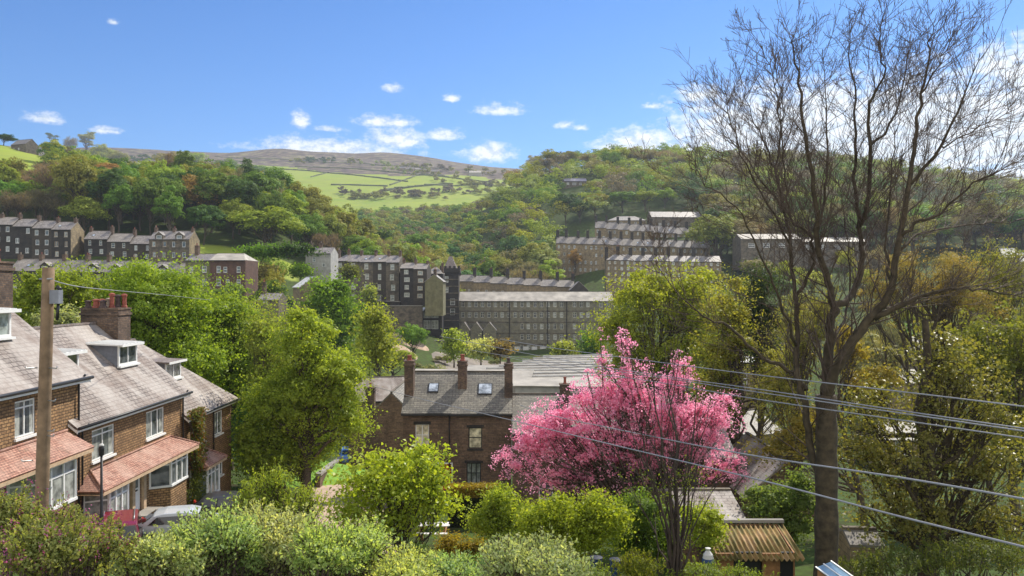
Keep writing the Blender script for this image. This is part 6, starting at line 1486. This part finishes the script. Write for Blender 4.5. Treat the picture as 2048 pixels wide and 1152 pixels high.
# ================================================================== hedges, sheds, garden things, wires
def clipped_hedge():
    D=52; x0=W2(896,D); x1=W2(1000,D); z=gz((x0+x1)/2,D); r=thing('clipped_hedge','dark clipped hedge with golden flowering top before the brick houses','hedge',(x0,D,z))
    rng=np.random.default_rng(9); L=x1-x0; h=ZZ(978,D)-z; W_=1.2; n=26000
    t=rng.random(n); f=rng.random(n)<.6; p=np.empty((n,3)); p[:,0]=rng.random(n)*L
    p[:,1]=np.where(f,rng.normal(size=n)*.05,rng.random(n)*W_); p[:,2]=np.where(f,rng.random(n)*h,h+rng.normal(size=n)*.07)
    nr=np.where(f[:,None],np.array([[0,-1,.2]]),np.array([[0,0,1.]]))+rng.normal(size=(n,3))*.5
    top=p[:,2]>h-.55
    link('hedge_body',leaf_mesh('hb',p[~top],nr[~top],rng.uniform(.05,.12,(~top).sum()),M['leaf'],rng=rng),r,(.035,.05,.02))
    link('flowering_top',leaf_mesh('ht',p[top],nr[top],rng.uniform(.05,.13,top.sum()),M['leaf'],rng=rng),r,(.34,.26,.03))
    mb=MB(); mb.box(.05,.06,-.5,L-.05,W_-.05,h-.1); mb.build('hedge_core',M['twigdark'],r)
clipped_hedge()
gravel=simple('gravel_drive',(.42,.31,.235),.95,var=.25,nscale=1.5,bump=.3)
o=drape('gravel_drive',[(W2(760,84),88),(W2(735,76),76),(W2(700,64),64),(W2(665,52),52),(W2(690,42),42),(W2(760,33),33)],(9,5),gravel,.05,2.0); tag(o,kind='structure')
tarmac=simple('tarmac',(.10,.09,.085),.95,var=.25,nscale=2)
grassb=simple('lush_grass',(.16,.30,.03),.95,var=.35,nscale=1.5,bump=.3)
o=patch('grass_bank',W2(640,74),74,4.4,9,grassb,.12,.9); tag(o,kind='structure')
o=patch('lawn',W2(905,40),42,3.4,3.2,grassb,.06,.02); tag(o,kind='structure')
o=patch('garden_path',W2(860,36),37,1.6,3.4,gravel,.10,.0); tag(o,kind='structure')
wall_thing('garden_wall','dark garden wall between the grass bank and the drive',(W2(640,66),66,gz(W2(640,66),66)),(W2(684,80),80,gz(W2(684,80),80)),1.0,.35,M['brickdark'],down=1)
def table():
    D=45; x=W2(832,D); z=ZZ(1052,D)-.75; r=thing('picnic_table','long white topped picnic table with fixed benches beside the dark hedge','table',(x,D,z))
    L=W2(896,D)-x
    for i in range(4):
        m=MB(); m.box(0,i*.19,.72,L,i*.19+.17,.76); m.build('top_board',M['tablewhite'],r)
    for y in (-.5,1.05):
        m=MB(); m.box(0,y,.42,L,y+.25,.46); m.build('bench_board',M['tablewhite'],r)
    for xx in (.2,L-.3):
        for a,b in (((.1),(-.45)),((.65),(1.2))):
            m=MB(); m.slab([(xx,a,.715),(xx+.09,a,.715),(xx+.09,b,-.6),(xx,b,-.6)],.07); m.build('leg',M['shedwood'],r)
        m=MB(); m.box(xx+.1,-.48,.36,xx+.17,1.28,.415); m.build('cross_beam',M['shedwood'],r)
table()
# slate roofed outbuilding and corrugated shed
D=33.5; x0=W2(1362,D); L=W2(1492,D)-x0; zb=-11.8
house('garden_outbuilding','small outbuilding with pale stone slates above the corrugated shed','outbuilding',(x0,D,zb),0,L,5.0,ZZ(1046,D)-zb+.05,ZZ(984,36)-zb,M['brickdark'],M['slatepale'],z0=-1,gutter=False,over=.15)
def corr_shed():
    D=27.6; x0=W2(1432,D); x1=W2(1592,D); L=x1-x0; zb=-10.7
    r=thing('garden_shed','wooden garden shed with mossy corrugated roof beside the big trunk','shed',(x0,D,zb))
    he=ZZ(1107,D)-zb; W_=2.0; hb=ZZ(1050,D+1.9)-zb
    for (a,b,m_) in ((0,.22*L,'shedwood'),(.22*L+.003,.58*L,'blackpaint'),(.58*L+.003,.80*L,'shedwood'),(.80*L+.003,L,'blackpaint')):
        m=MB(); dd=0 if m_=='shedwood' else .12
        m.box(a,dd,-.5,b,dd+.08,he); m.build('wall_board' if m_=='shedwood' else 'dark_opening',M[m_],r)
    m=MB(); m.prism([(.1,-.5),(W_,-.5),(W_,hb),(.1,he)],'x',0,.06); m.build('wall',M['shedwood'],r)
    m=MB(); m.prism([(.1,-.5),(W_,-.5),(W_,hb),(.1,he)],'x',L-.06,L); m.build('wall',M['shedwood'],r)
    m=MB(); m.box(.065,W_-.05,-.5,L-.065,W_,hb); m.build('wall',M['shedwood'],r)
    n=18*12; vs=[]; x_=-.2; e=L+.4
    for i in range(n+1):
        x=x_+e*i/n; c=.045*math.cos(2*math.pi*i/12)
        vs+= [(x,-.3,he-.12+c),(x,W_+.05,hb+.02+c)]
    m=MB(); m.add(vs,[(2*i,2*i+2,2*i+3,2*i+1) for i in range(n)],0,True); o=m.build('corrugated_roof',M['corr'],r)
    sm=o.modifiers.new('thick','SOLIDIFY'); sm.thickness=.015
    m=MB(); m.box(-.3,W_-.05,hb+.06,L+.25,W_+.14,hb+.17); m.build('ridge_board',M['concrete'],r)
    m=MB(); m.box(.46*L,-.06,-.5,.60*L,-.02,.55); m.build('glass_panel',M['coldglass'],r)
corr_shed()
D=31; x0=W2(1700,D); house('garden_hut','small hut with dark open doorway between the two big trunks','hut',(x0,D,-12.2),R(-6),W2(1765,D)-x0,1.8,ZZ(1092,D)+12.2,ZZ(1075,D)+12.2,M['stonewarm'],M['concrete'],doors=((.62,0,.36,1.75),),z0=-1,gutter=False,over=.1)
def coldframe():
    D=17.5; x=W2(1672,D); r=thing('cold_frame','tilted glass cold frame with white bars at the bottom edge','cold frame',(x+.42,D,ZZ(1170,D)-.33),R(38))
    m=MB(); m.prism([(0,-.6),(.9,-.6),(.9,.42),(0,.06)],'x',0,.62); m.build('frame_body',M['shedwood'],r)
    m=MB(); m.slab([(-.02,-.03,.075),(.64,-.03,.075),(.64,.93,.46),(-.02,.93,.46)],.012); g=m.build('pane',M['coldglass'],r)
    for x0 in (-.03,.295,.61):
        m=MB(); m.slab([(x0,-.04,.092),(x0+.04,-.04,.092),(x0+.04,.94,.482),(x0,.94,.482)],.012); m.build('glazing_bar',M['white'],r)
coldframe()
def bin_(px,py,lab):
    D=23.5; x=W2(px,D); r=thing('storage_tub',lab,'tub',(x,D,ZZ(py,D)-.35)); r.scale=(.6,.6,.6)
    m=MB(); m.lathe([(.2,-.8),(.24,0),(.3,.6),(.32,.6),(.32,.64),(.27,.64)],(0,0,0),16); m.build('body',M['bluepaint'],r)
    m=MB(); m.lathe([(.33,.645),(.33,.67),(.1,.7)],(0,0,0),16); m.build('lid',M['blackpaint'],r)
bin_(1192,1118,'blue plastic tub left of the other by the golden conifer'); bin_(1232,1122,'dark blue tub next to the golden dwarf conifer')
def sack():
    D=25.5; x=W2(1416,D); r=thing('garden_sack','white and teal fabric sack slumped at the left of the corrugated shed','sack',(x,D,ZZ(1134,D)))
    m=MB(); m.lathe([(.10,-.3),(.17,0),(.19,.2),(.15,.4),(.06,.52),(.09,.6),(.03,.62)],(0,0,0),12); m.build('bag',M['whitesheet'],r)
    m=MB(); m.lathe([(.195,.1),(.2,.2),(.175,.28)],(0,0,0),12); m.build('stripe',M['bluepaint'],r)
sack()
# overhead wires
def wire(label,pts,r0=.014,sag=.0):
    Q=[P(px,py,d) for px,py,d in pts]; o=Q[0]; S=[]
    for i in range(len(Q)-1):
        a=Q[max(i-1,0)];p0=Q[i];p1=Q[i+1];c=Q[min(i+2,len(Q)-1)]
        for k in range(8):
            t=k/8; S.append(.5*((2*p0)+(p1-a)*t+(2*a-5*p0+4*p1-c)*t*t+(3*p0-a-3*p1+c)*t**3)-o)
    S.append(Q[-1]-o); mb=MB(); mb.tube(S,r0,6); ob=mb.build('overhead_wire',M['wire']); ob.location=o; tag(ob,label,'wire','overhead wires crossing the garden')
wire('lowest overhead wire running down to the bottom right edge',[(2120,1118,9.5),(2048,1094,10),(1800,1033,12),(1500,955,16),(1240,893,22),(1000,835,32),(830,795,46),(730,768,62)],.017)
wire('second lowest overhead wire meeting the right edge',[(2120,1012,9.5),(2048,998,10),(1800,955,12),(1500,910,16),(1300,872,22),(1100,830,34),(1040,810,46)],.016)
wire('topmost overhead wire passing the bare tree trunk',[(2120,823,12),(2048,813,12.5),(1800,783,15),(1500,748,20),(1300,722,26),(1100,695,36),(1000,678,44)],.013)
wire('upper one of the three close overhead wires',[(2120,866,12),(2048,857,12.5),(1800,821,15),(1500,776,20),(1300,748,26),(1080,712,36),(880,672,52)],.013)
wire('middle one of the three close overhead wires',[(2120,870,11.8),(2048,862,12.3),(1800,826,14.8),(1500,782,20),(1300,752,26),(1080,722,36),(940,700,50)],.013)
wire('lower one of the three close overhead wires',[(2120,885,12),(2048,876,12.5),(1800,840,15),(1500,796,20),(1300,762,26),(1140,740,36),(1000,712,46)],.013)
wire('thin wire from the pole top towards the stone chimney',[(97,558,16),(150,572,19),(220,580,26),(330,590,40),(420,600,58)],.012)
# ================================================================== air
hz=bpy.data.materials.new('haze'); hz.use_nodes=True; hn=hz.node_tree
for x in list(hn.nodes): hn.nodes.remove(x)
ho=hn.nodes.new('ShaderNodeOutputMaterial'); pv=hn.nodes.new('ShaderNodeVolumePrincipled'); pv.inputs['Color'].default_value=(.80,.88,1,1); pv.inputs['Density'].default_value=HAZE; pv.inputs['Anisotropy'].default_value=.35
hn.links.new(pv.outputs[0],ho.inputs['Volume'])
if HAZE>0:
    zlo=float(V[:,2].min())-1; m=MB(); m.box(-4900,-62,zlo,4900,3310,float(V[:,2].max())+25); o=m.build('haze',hz); tag(o,kind='stuff',label='pale blue distance haze over the valley',cat='haze')
